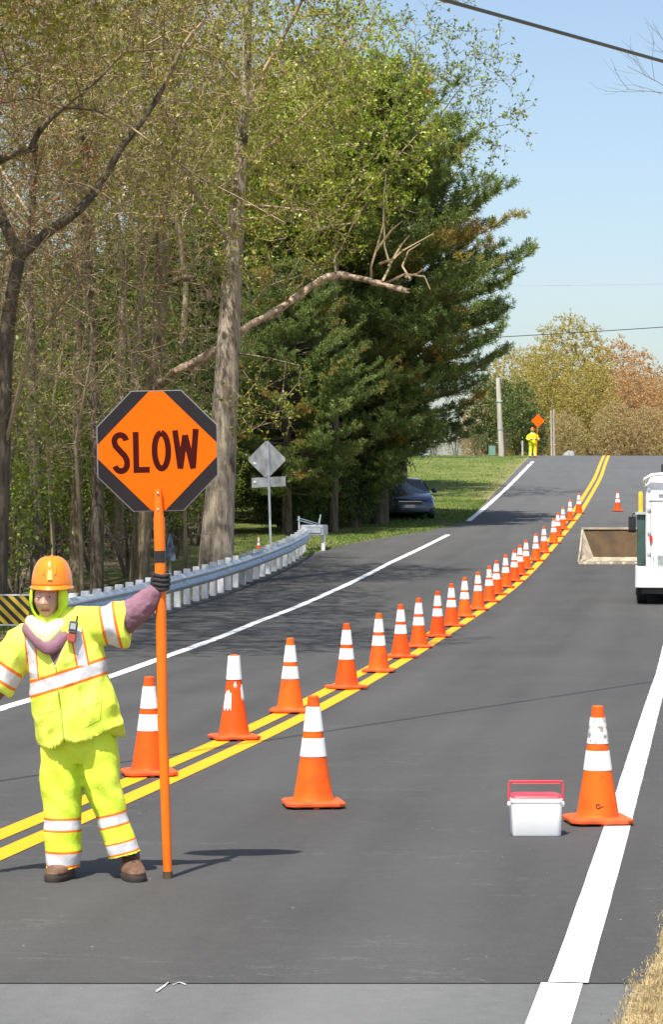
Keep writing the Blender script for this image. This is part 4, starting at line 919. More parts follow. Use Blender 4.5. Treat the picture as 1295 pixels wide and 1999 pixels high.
# ------------------------------------------------------------------ white van at the right edge
M_van = mat("white_van_paint", (.84, .85, .86), .35, .05, 2.4, coat=.3, c2=(.70, .70, .68)); M_green = mat("dark_green_panel", (.035, .075, .065), .5, .3, 3)
M_red = mat("red_lens", (.55, .03, .03), .25, .1); M_yel = mat("yellow_plastic", (.80, .50, .03), .5, .1); M_plate = mat("licence_plate", (.30, .34, .33), .5, .3, 12)
Y = 49.6; p = P(1241, 1180, Y); t = thing("white_van", "boxy white service van seen from behind at the right frame edge", "van", (p.x, Y, float(zr(Y))+.022), -math.atan(.135))
Xf = 2.3
def vr(y, ins, zt): # rounded box section from x .21 to Xf-.21
    return [(.21+ins, y, .74), (.20+ins, y, 1.2), (.205+ins, y, 2.2), (.23+ins, y, zt-.16), (.30+ins, y, zt-.04), (.42+ins, y, zt), (Xf/2, y, zt+.03), (Xf-.42-ins, y, zt), (Xf-.30-ins, y, zt-.04), (Xf-.23-ins, y, zt-.16), (Xf-.205-ins, y, 2.2), (Xf-.20-ins, y, 1.2), (Xf-.21-ins, y, .74)]
b = MB(); b.loft([vr(.0, .03, 2.46), vr(.04, 0, 2.5), vr(3.4, 0, 2.5), vr(3.9, .02, 2.2), vr(4.3, .05, 1.5)]); b.build("body", M_van, t, smooth=True)
b = MB(); b.loft([rr((Xf-.36)/2, .02, .01, 0), rr((Xf-.36)/2+.02, .03, .02, .02), rr((Xf-.36)/2+.02, .03, .02, .05), rr((Xf-.5)/2, .02, .01, .07)]); b.xf(Matrix.Translation((Xf/2, -.02, 2.42))); 
b = MB(); b.tube([(.19, .3, 2.30), (.17, .02, 2.34), (.19, -.06, 2.42), (.32, -.10, 2.50), (.7, -.12, 2.53), (Xf-.7, -.12, 2.53), (Xf-.32, -.10, 2.50), (Xf-.19, -.06, 2.42), (Xf-.17, .3, 2.32)], .035, 10); b.build("roof_visor", M_van, t, smooth=True)
b = MB(); b.box((.26, -.006, 1.995), (Xf-.26, .002, 2.01)); b.box((Xf/2-.006, -.006, .8), (Xf/2+.006, .002, 1.99)); b.box((.30, -.006, .78), (.31, .002, 1.99)); b.build("door_seam", M_blackpl, t)
b = MB(); b.loft([[(x, y, z) for (x, y, _), z in zip(rr(Xf/2, .6, .12, 0, Xf/2, .52), [q]*24)] for q in (.33, .36, .70, .735)]); b.build("bumper", M_van, t, smooth=True)
b = MB(); b.box((.12, .25, .2), (Xf-.12, 4.1, .78)); b.build("chassis", M_blackpl, t)
b = MB(); b.box((.03, .45, .75), (.195, 2.6, 1.74)); b.build("side_cabinet", M_green, t, bevel=.01)
b = MB(); b.box((.0, .40, 1.74), (.215, 2.65, 1.79)); b.build("cabinet_rim", M_galv, t)
b = MB(); b.lathe([(.045, 1.79), (.045, 2.14), (.035, 2.18), (.0, 2.19)], 14, c=(.10, .5, 0)); b.build("yellow_tube", M_yel, t, smooth=True)
for s_ in (0, 1):
    x0 = -.17 if s_ == 0 else Xf+.02
    b = MB(); b.box((x0, 2.3, 1.42), (x0+.15, 2.42, 1.70)); b.box((x0, 2.33, 1.38), (x0+.15, 2.45, 1.42)); b.tube([(x0+.08, 2.38, 1.7), (x0+.08, 2.4, 1.76), (.1 if s_ == 0 else Xf-.1, 2.4, 1.76)], .015, 6); b.build("side_mirror", M_blackpl, t, bevel=.01)
    b = MB(); b.loft([[(x, -.005-q, z) for x, z in [((.305 if s_ == 0 else Xf-.305)+.032*math.cos(a_*math.pi/6), 1.27+.07*math.sin(a_*math.pi/6)) for a_ in range(12)]] for q in (0, .03)]); b.build("tail_light", M_red, t)
    for y in (.75, 3.3):
        w_ = MB(); w_.lathe([(0, -.1), (.31, -.1), (.35, -.07), (.35, .07), (.31, .1), (0, .1)], 28); w_.xf(Matrix.Translation((.12 if s_ == 0 else Xf-.12, y, .35)) @ Matrix.Rotation(R(90), 4, 'Y')); wo = w_.build("wheel", M_black, t, smooth=True)
        w_ = MB(); w_.lathe([(0, 0), (.2, .0), (.2, .02), (0, .03)], 16); w_.xf(Matrix.Translation((.015 if s_ == 0 else Xf-.015, y, .35)) @ Matrix.Rotation(R(-90 if s_ == 0 else 90), 4, 'Y')); w_.build("rim", M_galv, wo, smooth=True)
b = MB(); b.box((.43, -.02, .76), (.76, -.002, .95)); b.build("licence_plate", M_plate, t)
b = MB(); b.box((.34, -.03, .86), (.36, -.002, .95)); b.build("door_handle", M_galv, t)
for zz_ in (.95, 1.35, 1.8, 2.2):
    b = MB(); b.box((.235, -.022, zz_), (.30, -.002, zz_+.05)); b.build("hinge", M_galv, t, bevel=.004)
b = MB(); b.box((Xf/2-.09, -.035, 1.35), (Xf/2-.05, -.004, 1.52)); b.build("door_handle", M_blackpl, t, bevel=.005)
b = MB(); b.box((.45, -.03, 2.12), (Xf-.45, -.003, 2.15)); b.build("drip_rail", M_galv, t)
b = MB(); b.box((.5, .3, 2.52), (.62, .5, 2.72)); b.build("roof_lamp", M_blackpl, t, bevel=.01)
b = MB(); b.add([(.5, 3.98, 1.55), (Xf-.5, 3.98, 1.55), (Xf-.55, 3.72, 2.25), (.55, 3.72, 2.25)], [(0, 1, 2, 3)]); b.xf(Matrix.Translation((0, .06, .03))); b.build("windscreen", M_glass, t)

# steel bucket
M_bk = mat("rusty_bucket_inside", (.085, .050, .020), .9, .25, 3, .3, 15, c2=(.055, .032, .014)); M_bke = mat("worn_tan_steel", (.40, .34, .24), .6, .3, 5, .2, 20)
Y = 64.; p = P(1131, 1102, Y); t = thing("loader_bucket", "wide rusty loader bucket with tan steel edges lying left of the white van", "bucket", (p.x, Y, float(zr(Y))+.022), R(-1))
b = MB(); W = 2.3
# back plate (inside), leaning away and up
b.add([(.42, .62, .14), (W, .62, .14), (W, 1.05, .86), (.18, 1.05, .86), (.42, .68, .14), (W, .68, .14), (W, 1.11, .86), (.18, 1.11, .86)], [(0, 1, 2, 3), (7, 6, 5, 4), (0, 3, 7, 4), (1, 5, 6, 2), (3, 2, 6, 7), (0, 4, 5, 1)]); b.build("back_plate", M_bk, t)
b = MB(); b.add([(.0, 0, .02), (W, 0, .02), (W, .62, .16), (.40, .62, .16), (.0, 0, -.015), (W, 0, -.015), (W, .62, .10), (.40, .62, .10)], [(0, 1, 2, 3), (7, 6, 5, 4), (0, 3, 7, 4), (0, 4, 5, 1), (3, 2, 6, 7), (1, 5, 6, 2)]); b.build("floor_plate", M_bke, t)
b = MB(); b.box((-.01, -.05, -.015), (W, -.002, .075)); b.build("cutting_edge", M_bke, t, bevel=.008)
b = MB(); b.add([(.0, 0, .06), (.06, .1, .30), (.19, 1.0, .86), (.43, .60, .14), (-.03, .02, .05), (.02, .15, .31), (.15, 1.05, .87), (.36, .64, .12)], [(0, 1, 2, 3), (7, 6, 5, 4), (0, 4, 5, 1), (1, 5, 6, 2), (2, 6, 7, 3), (3, 7, 4, 0)]); b.build("side_plate", M_bke, t)
b = MB(); b.box((.15, 1.0, .85), (W, 1.12, .91)); b.build("top_rim", M_bke, t, bevel=.008)
b = MB(); b.add([(W, 0, .0), (W, 0, .3), (W, 1.05, .88), (W, .62, .1), (W+.04, 0, 0), (W+.04, 0, .3), (W+.04, 1.05, .88), (W+.04, .62, .1)], [(0, 1, 2, 3), (7, 6, 5, 4), (0, 4, 5, 1), (1, 5, 6, 2), (2, 6, 7, 3), (3, 7, 4, 0)]); b.build("side_plate", M_bke, t)

t_ = t
for k_ in range(7):
    x_ = .12+k_*.32; b = MB(); b.loft([[(x_, -.12, -.012), (x_+.07, -.12, -.012), (x_+.07, -.12, .012), (x_, -.12, .012)], [(x_-.015, -.045, -.014), (x_+.085, -.045, -.014), (x_+.085, -.045, .05), (x_-.015, -.045, .05)]]); b.build("tooth", M_bke, t_)
for k_ in range(3):
    x_ = .55+k_*.6; b = MB(); b.add([(x_, .60, .17), (x_+.03, .60, .17), (x_+.03, 1.02, .84), (x_, 1.02, .84), (x_, .625, .15), (x_+.03, .625, .15), (x_+.03, 1.045, .83), (x_, 1.045, .83)], [(0, 1, 2, 3), (7, 6, 5, 4), (0, 4, 5, 1), (1, 5, 6, 2), (2, 6, 7, 3), (3, 7, 4, 0)]); b.build("rib", M_bk, t_)
# ------------------------------------------------------------------ STOP/SLOW paddle
M_sor = mat("sign_orange", (.95, .130, .001), .6, .04, 20, spec=.12); M_sbk = mat("sign_black", (.022, .019, .021), .6, .1, spec=.15); M_slt = mat("sign_letter_dark", (.050, .005, .003), .6, .2, spec=.1)
M_pole = mat("orange_pole", (.92, .17, .002), .45, .08, 10); M_edge = mat("sign_edge_metal", (.30, .28, .27), .45, .1, metal=.4)
def clip_poly(poly, n, c):
    out = []
    for i in range(len(poly)):
        a_, b_ = poly[i], poly[(i+1) % len(poly)]; da, db = a_[0]*n[0]+a_[1]*n[1]-c, b_[0]*n[0]+b_[1]*n[1]-c
        if da <= 0: out.append(a_)
        if (da < 0) != (db < 0) and da != db:
            s_ = da/(da-db); out.append((a_[0]+(b_[0]-a_[0])*s_, a_[1]+(b_[1]-a_[1])*s_))
    return out
def octa(a_): return [(a_/math.cos(math.pi/8)*math.cos(math.pi/8+k*math.pi/4), a_/math.cos(math.pi/8)*math.sin(math.pi/8+k*math.pi/4)) for k in range(8)]
def strokes(mb, paths, wd, y0, th):
    for pth in paths:
        n = len(pth); L_, R_ = [], []
        for i in range(n):
            p0 = Vector(pth[max(i-1, 0)]); p1 = Vector(pth[i]); p2 = Vector(pth[min(i+1, n-1)])
            d1 = (p1-p0).normalized() if i > 0 else (p2-p1).normalized(); d2 = (p2-p1).normalized() if i < n-1 else d1
            nn = Vector((-(d1+d2).y, (d1+d2).x)).normalized(); k = 1/max(.5, nn.dot(Vector((-d1.y, d1.x)))); L_.append(p1+nn*wd/2*k); R_.append(p1-nn*wd/2*k)
        v = []
        for i in range(n): v += [(L_[i].x, y0, L_[i].y), (R_[i].x, y0, R_[i].y), (L_[i].x, y0+th, L_[i].y), (R_[i].x, y0+th, R_[i].y)]
        f = []
        for i in range(n-1): a_ = 4*i; b_ = a_+4; f += [(a_, a_+1, b_+1, b_), (a_+2, b_+2, b_+3, a_+3), (a_, b_, b_+2, a_+2), (a_+1, a_+3, b_+3, b_+1)]
        f += [(0, 2, 3, 1), (4*n-4, 4*n-3, 4*n-1, 4*n-2)]; mb.add(v, f)
def slow_sign(root, cx, cz, r, rot, letters=True, word='SLOW'):
    M4 = Matrix.Translation((cx, 0, cz)) @ Matrix.Rotation(-rot, 4, 'Y')
    b = MB(); b.prism(octa(r), .006); b.xf(Matrix.Translation((0, -.003, 0))); b.xf(M4); plate = b.build("sign_plate", [M_edge], root)
    b = MB(); b.prism(octa(r-.005), .0015); b.xf(Matrix.Translation((0, -.0052, 0))); b.xf(M4); b.build("black_border", M_sbk, plate)
    b = MB(); b.prism(octa(r-.005), .0015); b.xf(Matrix.Translation((0, .0035, 0))); b.xf(M4); b.build("back_face", M_red, plate)
    dia = [(0, r*1.10), (-r*1.10, 0), (0, -r*1.10), (r*1.10, 0)]
    for k in range(4): a_ = k*math.pi/2; dia = clip_poly(dia, (math.cos(a_), math.sin(a_)), r-.006)
    b = MB(); b.prism(dia[::-1], .0015); b.xf(Matrix.Translation((0, -.0072, 0))); b.xf(M4); b.build("orange_diamond", M_sor, plate)
    if letters:
        k = r/.312; b = MB(); wd = .030*k
        def U(pts): return [((x-677)/4.317/380*k, (648-y)/4.317/380*k) for x, y in pts]
        def arc(cx_, cy_, rx, ry, a0, a1, n=12): return [(cx_+rx*math.cos(R(a0+(a1-a0)*i/n)), cy_-ry*math.sin(R(a0+(a1-a0)*i/n))) for i in range(n+1)]
        Sp = arc(365, 560, 50, 52, 5, 200, 12)+[(325, 600), (360, 640), (400, 685), (418, 720)]+arc(368, 755, 52, 58, 5, -165, 12)
        Lp = [(497, 485), (497, 800+6), (610, 800+6)]
        Op = arc(712, 648, 58, 150, 90, 450, 28)
        Wp = [(830, 478), (870, 800)], [(868, 803), (915, 520)], [(915, 520), (978, 803)], [(976, 800), (1006, 470)]
        tilt = lambda pts: [(x, y+(x-660)*(-.0)) for x, y in pts]
        strokes(b, [U(Sp), U(Lp), U(Op)], wd, -.0082, .001)
        for q_, dy_ in zip(Wp, (-.0082, -.0085, -.0088, -.0091)): strokes(b, [U(q_)], wd, dy_, .001)
        b.xf(M4); b.build("lettering", M_slt, plate)
    return plate
PB = G(328, 1720); PY = PB.y; s380 = F/PY; print("pole depth", PY, s380)
def LP(px, py, base): return Vector(((px-CX)/s380-base.x, 0, EYE+(HZ-py)/s380-base.z))
pb = Vector((PB.x, PY, .017))
t = thing("slow_paddle", "orange and black octagonal SLOW sign on a long orange pole held by the flagger", "sign", pb)
c = LP(307, 880, pb); slow_sign(t, c.x, c.z, .312, R(1.2))
top = LP(308.5, 955, pb); tp2 = LP(313, 1075, pb); b = MB()
b.tube([(0, -.03, .03), (LP(318, 1400, pb).x, -.03, LP(318, 1400, pb).z), (tp2.x, -.03, tp2.z), (LP(311, 1010, pb).x, -.03, LP(311, 1010, pb).z)], [.0235, .026, .029, .029], 16)
b.build("pole", M_pole, t, smooth=True)
b = MB(); b.tube([(LP(311, 1015, pb).x, -.028, LP(311, 1015, pb).z), (top.x, -.028, top.z+.0)], [.026, .021], 12); b.build("pole_top_strap", M_pole, t, smooth=True)
for yy_ in (963, 995, 1022):
    q = LP(309.5, yy_, pb); b = MB(); b.ellipsoid((q.x, -.052, q.z), (.006, .005, .006), 10, 6); b.build("rivet", M_galv, t, smooth=True)
b = MB(); q1, q2 = LP(313, 1098, pb), LP(312.6, 1075, pb); b.tube([(q1.x, -.03, q1.z), (q2.x, -.03, q2.z)], .0305, 16); b.build("tape_band", M_blackpl, t, smooth=True)
b = MB(); b.tube([(0, -.03, 0), (0, -.03, .035)], .026, 14); b.build("foot_cap", mat("dark_worn_foot", (.09, .05, .03), .7, .3), t, smooth=True)

# ------------------------------------------------------------------ people
M_skin = NT("skin")
def mk_skin():
    t = M_skin; return t
LIME = (.80, .93, .13); LIME2 = (.70, .86, .06); ORB = (.88, .20, .02); SIL = (.60, .60, .61)
def clothmat(name, bands, extra=None, base=LIME, base2=LIME2):
    """bands: (normal xz, point xz, half silver, half orange, [(axis, lo, hi)...])"""
    t = NT(name); sep = t.n("ShaderNodeSeparateXYZ"); t.t.links.new(t.P, sep.inputs[0]); ax = {'x': sep.outputs[0], 'y': sep.outputs[1], 'z': sep.outputs[2]}
    col = t.mix(t.ramp(t.noise(5, 4), .35, .65), base2, base); rough = .75
    if extra: col = extra(t, ax, col)
    sil_all = None
    for (n, p, hs, ho, lim) in bands:
        n = Vector((n[0], 0, n[1])).normalized(); d = t.math('ABSOLUTE', t.math('SUBTRACT', t.dot(n), n.x*p[0]+n.z*p[1]))
        m = None
        for a_, lo, hi in lim:
            q = t.mul(t.gt(ax[a_], lo), t.lt(ax[a_], hi)); m = q if m is None else t.mul(m, q)
        o_ = t.lt(d, ho); s_ = t.lt(d, hs)
        if m is not None: o_ = t.mul(o_, m); s_ = t.mul(s_, m)
        col = t.mix(o_, col, ORB); col = t.mix(s_, col, SIL)
    t.bump(t.math('ADD', t.noise(9, 4, t.scaled((1.6, 1, .8)), .6), t.math('MULTIPLY', t.noise(120, 2), .03)), .3, .03)
    return t.set(col, rough, spec=.25)
def ring(cx, cz, rx, ry, n=72, cy=0, tilt=0, p=2.3, zf=None):
    o = []
    for j in range(n):
        a_ = 2*math.pi*j/n; c_, s_ = math.cos(a_), math.sin(a_)
        x = rx*math.copysign(abs(c_)**(2/p), c_); y = ry*math.copysign(abs(s_)**(2/p), s_)
        z = cz+tilt*x
        if zf: z = zf(cx+x, y)
        o.append((cx+x, cy+y, z))
    return o
def headmesh(mb, c, rot, k=1.0):
    nu, nv = 96, 72; v = []; f = []; rx, ry, rz = .073*k, .092*k, .113*k
    g_ = lambda x, x0, s_: math.exp(-((x-x0)/s_)**2)
    for i in range(nv+1):
        th = math.pi*i/nv*.996+.006
        for j in range(nu):
            ph = 2*math.pi*j/nu; d = Vector((math.sin(th)*math.cos(ph), math.sin(th)*math.sin(ph), -math.cos(th)))
            p = Vector((rx*d.x, ry*d.y, rz*d.z)); x, z = p.x/k, p.z/k; fr = max(0, -d.y)**.5
            if z < -.02: q = 1-.32*min(1, (-.02-z)/.1)**1.5; p.x *= q
            dd = 0
            dd += .024*g_(x, 0, .0125)*g_(z, -.030, .014)+.013*g_(x, 0, .009)*g_(z, -.006, .022)
            dd += .008*(g_(x, -.012, .007)+g_(x, .012, .007))*g_(z, -.034, .008)
            dd -= .010*(g_(x, -.031, .016)+g_(x, .031, .016))*g_(z, .008, .012)
            dd += .007*(g_(x, -.031, .011)+g_(x, .031, .011))*g_(z, .006, .007)
            dd += .006*g_(z, .028, .009)*g_(x, 0, .05)
            dd += .006*g_(x, 0, .024)*(g_(z, -.057, .006)+g_(z, -.069, .006))-.004*g_(x, 0, .024)*g_(z, -.063, .0025)
            dd += .009*g_(x, 0, .02)*g_(z, -.095, .014)+.004*(g_(x, -.042, .02)+g_(x, .042, .02))*g_(z, -.025, .02)
            p.y -= dd*fr*k; v.append(Vector(c)+rot @ p)
    for i in range(nv):
        for j in range(nu): q = (j+1) % nu; f.append((i*nu+j, i*nu+q, (i+1)*nu+q, (i+1)*nu+j))
    f.append(tuple(range(nu))[::-1]); f.append(tuple(nv*nu+j for j in range(nu))); mb.add(v, f)
    for s_ in (-1, 1): mb.ellipsoid(Vector(c)+rot @ Vector((s_*.075*k, .0, -.005)), (.010, .02, .032), rot=rot)

def person(label, base, C, detail=1.0):
    """C: dict of pose rings in local metres"""
    t = thing("person", label, "person", base, C.get('rz', 0)); vox = .0065/detail
    hc = Vector(C['head']); rot = Matrix.Rotation(C.get('hrot', 0), 3, 'Z')
    # skin with lips and brow tint
    ts = NT("skin_tone"); sep = ts.n("ShaderNodeSeparateXYZ"); ts.t.links.new(ts.P, sep.inputs[0])
    col = ts.mix(ts.ramp(ts.noise(18, 3), .3, .7), (.50, .27, .20), (.62, .36, .27))
    dz = ts.math('ABSOLUTE', ts.math('SUBTRACT', sep.outputs[2], hc.z-.063)); lx_ = ts.math('ABSOLUTE', ts.math('SUBTRACT', sep.outputs[0], hc.x-.010))
    col = ts.mix(ts.mul(ts.lt(dz, .009), ts.lt(lx_, .024), .8), col, (.42, .14, .12)); col = ts.mix(ts.mul(ts.lt(dz, .0018), ts.lt(lx_, .024)), col, (.12, .04, .035))
    bz = ts.math('ABSOLUTE', ts.math('SUBTRACT', sep.outputs[2], hc.z+.027)); bx = ts.math('ABSOLUTE', ts.math('SUBTRACT', lx_, .031)); col = ts.mix(ts.mul(ts.lt(bz, .004), ts.lt(bx, .017), .5), col, (.22, .13, .09))
    ts.b.inputs["Subsurface Weight"].default_value = .08; msk = ts.set(col, .5)
    # body: one continuous surface
    b = MB(); headmesh(b, hc, rot); nk = C['neck']
    b.tube([hc+Vector((0, .015, -.06)), Vector(nk), Vector(nk)+Vector((0, .01, -.08))], [.055, .056, .075], 20)
    b.loft([ring(cx, cz, rx*.82, ry*.82, 32) for (cx, cz, rx, ry) in C['torso'][1:]])
    for L in C['legs']: b.loft([ring(cx, cz, rx*.72, ry*.72, 24) for (cx, cz, rx, ry) in L])
    for pth, rr_ in C['arms']: b.tube(pth, [q*.78 for q in rr_], 20)
    remesh(b, "body", .0048/detail, msk, t, 2, factor=.4)
    for s_ in (-1, 1):
        e = hc+rot @ Vector((s_*.031, -.0885, .0065)); k = MB(); k.ellipsoid(e, (.0095, .005, .0042), 16, 8, rot=rot); eo = k.build("eye", mat("eye_white", (.5, .47, .44), .3, .05), t, smooth=True)
        k = MB(); k.ellipsoid(e+rot @ Vector((0, -.0035, 0)), (.0045, .0025, .0042), 12, 8, rot=rot); k.build("iris", M_blackpl, eo, smooth=True)
    # jacket
    def wr(co):
        q = Vector((co.x*5, co.y*5, co.z*3.2)); n1 = mnoise.noise(q); n2 = mnoise.noise(Vector((co.x*14+co.z*5, co.y*14, co.z*8-co.x*6)))
        n3 = 1-abs(mnoise.noise(Vector((co.x*7+co.z*3, co.y*5, co.z*7-co.x*5+9))))*2.2
        n4 = mnoise.noise(Vector((co.x*16+co.z*3, co.y*10, co.z*2.5)))
        return -.006+.009*n1+.009*n2+.013*n3+.009*n4*min(1, max(0, 1.15-co.z)*4)
    b = MB(); TT = C['torso']; hem = C.get('hem')
    rings = []
    for i, (cx, cz, rx, ry) in enumerate(TT): rings.append(ring(cx, cz, rx, ry, 96, zf=hem if (i == 0 and hem) else None))
    b.loft(rings)
    for S_ in C['sleeves']: b.tube(S_[0], S_[1], 32, ell=.86)
    remesh(b, "jacket", vox, C['mj'], t, 9, wr)
    def wr2(co):
        q = Vector((co.x*8, co.y*8, co.z*2.2)); return -.008+.008*mnoise.noise(q)+.008*mnoise.noise(Vector((co.x*12+co.z*6, co.y*12, co.z*11)))+.018*(1-2.2*abs(mnoise.noise(Vector((co.x*9+co.z*2, co.y*9, co.z*1.6+4)))))*min(1, max(0, co.z-.1)*3)
    b = MB()
    for L in C['legs']: b.loft([ring(cx, cz, rx, ry*(1.15 if i_ < 2 else 1), 40, tilt=tl, cy=-.025*max(0, 1-cz/.35)) for i_, ((cx, cz, rx, ry), tl) in enumerate(zip(L, C['ltilt'][C['legs'].index(L)]))])
    b.loft(C['pelvis'])
    remesh(b, "trousers", vox, C['mt'], t, 4, wr2)
    # boots
    M_boot = mat("brown_leather_boot", (.14, .07, .04), .6, .45, 14, .4, 50); M_sole = mat("boot_sole", (.04, .03, .025), .7, .2)
    for (bx_, ang) in C['boots']:
        m4 = Matrix.Translation((bx_, 0, 0)) @ Matrix.Rotation(ang, 4, 'Z')
        b = MB(); b.loft([ring(0, .018, .056, .135, 28, cy=-.065, p=2.6), ring(0, .045, .061, .138, 28, cy=-.065, p=2.6), ring(0, .062, .056, .120, 28, cy=-.052, p=2.4), ring(0, .080, .050, .088, 28, cy=-.024), ring(0, .10, .047, .07, 28, cy=.0), ring(0, .135, .046, .06, 28, cy=.015)])
        b.xf(m4); b.xf(Matrix.Diagonal((1.18, 1, .92, 1))) if False else None; bo = remesh(b, "boot", .005/detail, M_boot, t, 5)
        b = MB(); b.loft([ring(0, 0, .059, .142, 32, cy=-.065, p=2.7), ring(0, .02, .064, .145, 32, cy=-.065, p=2.7), ring(0, .03, .061, .142, 32, cy=-.065, p=2.7)]); b.xf(m4); b.build("sole", M_sole, bo, smooth=True)
        b = MB()
        for q in range(4): b.tube([(-.022, -.09+q*.022, .083+q*.011), (0, -.095+q*.022, .092+q*.012), (.022, -.09+q*.022, .083+q*.011)], .0025, 5)
        b.xf(m4); b.build("laces", M_sole, bo)
    # under-sleeves of the hoodie
    M_hood = mat("dusty_purple_fleece", (.25, .125, .165), .9, .15, 8, .3, 80)
    for k_, (pth, rr_) in enumerate(C['forearms']):
        b = MB(); b.tube(pth, rr_, 28, ell=.92); remesh(b, "hoodie_sleeve", .006/detail, M_hood if C.get('purple', True) else C['mj'], t, 3, lambda co: .004*mnoise.noise(co*22)+.004*mnoise.noise(Vector((co.x*40, co.y*9, co.z*40))))
    # hoods and collars
    M_inner = mat("lime_hood_cloth", (.55, .78, .03), .8, .15, 9, .2, 70); M_scarf = mat("pale_lime_collar", (.80, .86, .42), .8, .1, 9, .2, 60)
    b = MB(); nu, nv = 56, 14; vv = []; c0 = hc+Vector((0, .004, -.008))
    for i in range(nv+1):
        for j in range(nu):
            u = 2*math.pi*j/nu; cu, su = math.cos(u), math.sin(u)
            edge = .86*abs(cu)**1.6+ (.90 if su > 0 else 1.06)*abs(su)**1.6+.04  # polar angle of the opening
            a_ = edge+(math.pi-edge)*(i/nv); rxx, ryy, rzz = .092, .112, .136
            p = Vector((rxx*math.sin(a_)*cu, -ryy*math.cos(a_), rzz*math.sin(a_)*su))
            if p.z > .045: p.x *= .88; p.y *= .9
            if p.z < -.03: p.x *= 1-.25*min(1, (-.03-p.z)/.1); p.y -= .010*min(1, (-.03-p.z)/.06)
            p += Vector((0, 0, .004*math.sin(u*5))); vv.append(c0+rot @ p)
    ff = [(i*nu+j, i*nu+(j+1) % nu, (i+1)*nu+(j+1) % nu, (i+1)*nu+j) for i in range(nv) for j in range(nu)]
    b.add(vv, ff); ho = b.build("hood", M_inner, t, smooth=True, autos=False); md = ho.modifiers.new("s", 'SOLIDIFY'); md.thickness = .012; md.offset = 0
    # drop layer of the collar: thick folded loop round the neck, dipping in front
    def loop(rx, ry, z0, dip, r, cx=0, cy=0, wv=.004):
        pts = []
        for j in range(40):
            u = 2*math.pi*j/40; fr = max(0, -math.sin(u))
            pts.append((hc.x+cx+rx*math.cos(u)*(1-.45*fr**2), hc.y+cy+ry*math.sin(u)-.012*fr, z0-dip*fr**1.5+wv*math.sin(u*4)))
        return pts, r
    nz = nk[2]
    def shawl(name, m, A, B, th, bulge):
        """cloth band between two loops round the neck; A, B = (rx, ry, z, dip, cx)"""
        vv = []; N, K = 72, 8
        for i in range(K+1):
            s_ = i/K
            for j in range(N):
                u = 2*math.pi*j/N; fr = max(0, -math.sin(u)); q_ = []
                for (rx, ry, z0, dip, cx_) in (A, B): q_.append(Vector((hc.x+cx_+rx*math.cos(u)*(1-.30*fr**3), hc.y+.01+ry*math.sin(u), z0-dip*fr**2.2)))
                p = q_[0].lerp(q_[1], s_); o_ = Vector((math.cos(u), math.sin(u), .3)); p += o_*(bulge*math.sin(s_*math.pi)+.004*mnoise.noise(Vector((math.cos(u)*4, math.sin(u)*4, s_*3))))
                vv.append(p)
        b = MB(); b.add(vv, [(i*N+j, i*N+(j+1) % N, (i+1)*N+(j+1) % N, (i+1)*N+j) for i in range(K) for j in range(N)]); o_ = b.build(name, m, t, smooth=True, autos=False); md = o_.modifiers.new("s", 'SOLIDIFY'); md.thickness = th; md.offset = 0
    shawl("collar", M_scarf, (.078, .088, nz+.015, .035, 0), (.112, .118, nz-.022, .100, .0), .014, .016)
    if C.get('purple', True): shawl("hoodie_collar", M_hood, (.100, .105, nz-.010, .09, .012), (.146, .122, nz-.055, .120, .014), .016, .014)
    # helmet
    M_helm = mat("orange_helmet_shell", (.95, .24, .006), .25, .05, 6, coat=.5)
    cx, cy, hz = C['helmet']; b = MB(); rg_ = []
    for i in range(19):
        a_ = i/18*math.pi/2; zz_ = .156*math.sin(a_); q = math.cos(a_)**.66
        rg_.append([(cx+.106*q*math.cos(u)+0, cy+.132*q*math.sin(u), hz+zz_+(.006*max(0, 1-abs(math.cos(u))*4)*math.sin(a_*2) if i else 0)) for u in [2*math.pi*j/64 for j in range(64)]])
    b.loft(rg_); hs = b.build("helmet", M_helm, t, smooth=True, autos=False)
    b = MB(); nr = 64; V_ = []
    for ko, kz, ex in ((1.0, .004, 0), (1.08, -.003, .008), (1.09, -.008, .010), (.98, -.004, 0)):
        V_.append([(cx+.105*ko*math.cos(u), cy+.133*ko*math.sin(u)-ex*max(0, -math.sin(u))**1.5, hz+kz-.012*(ex > 0)*max(0, -math.sin(u))) for u in [2*math.pi*j/nr for j in range(nr)]])
    b.loft(V_, caps=False); b.build("brim", M_helm, hs, smooth=True, autos=False)
    b = MB()
    for x_ in (-.03, 0, .03):
        pts = []
        for i in range(15):
            a_ = R(22+i*136/14); pts.append((cx+x_, cy-.132*math.cos(a_)**1*(1 if True else 0), hz+.156*math.sin(a_)**.93*(1-abs(x_)*1.3)))
        b.tube(pts, [.004]+[.0065]*13+[.004], 8)
    b.build("ridge", M_helm, hs, smooth=True)
    if C.get('sticker'):
        b = MB(); b.add([(cx-.010, cy-.1365, hz+.035), (cx+.016, cy-.1365, hz+.035), (cx+.012, cy-.119, hz+.085), (cx-.006, cy-.119, hz+.085)], [(0, 1, 2, 3)]); b.build("front_sticker", mat("pale_yellow_sticker", (.85, .62, .12), .4, .05), hs)
    # gloves
    M_glove = mat("black_knit_glove", (.022, .020, .022), .85, .3, 30, .3, 120)
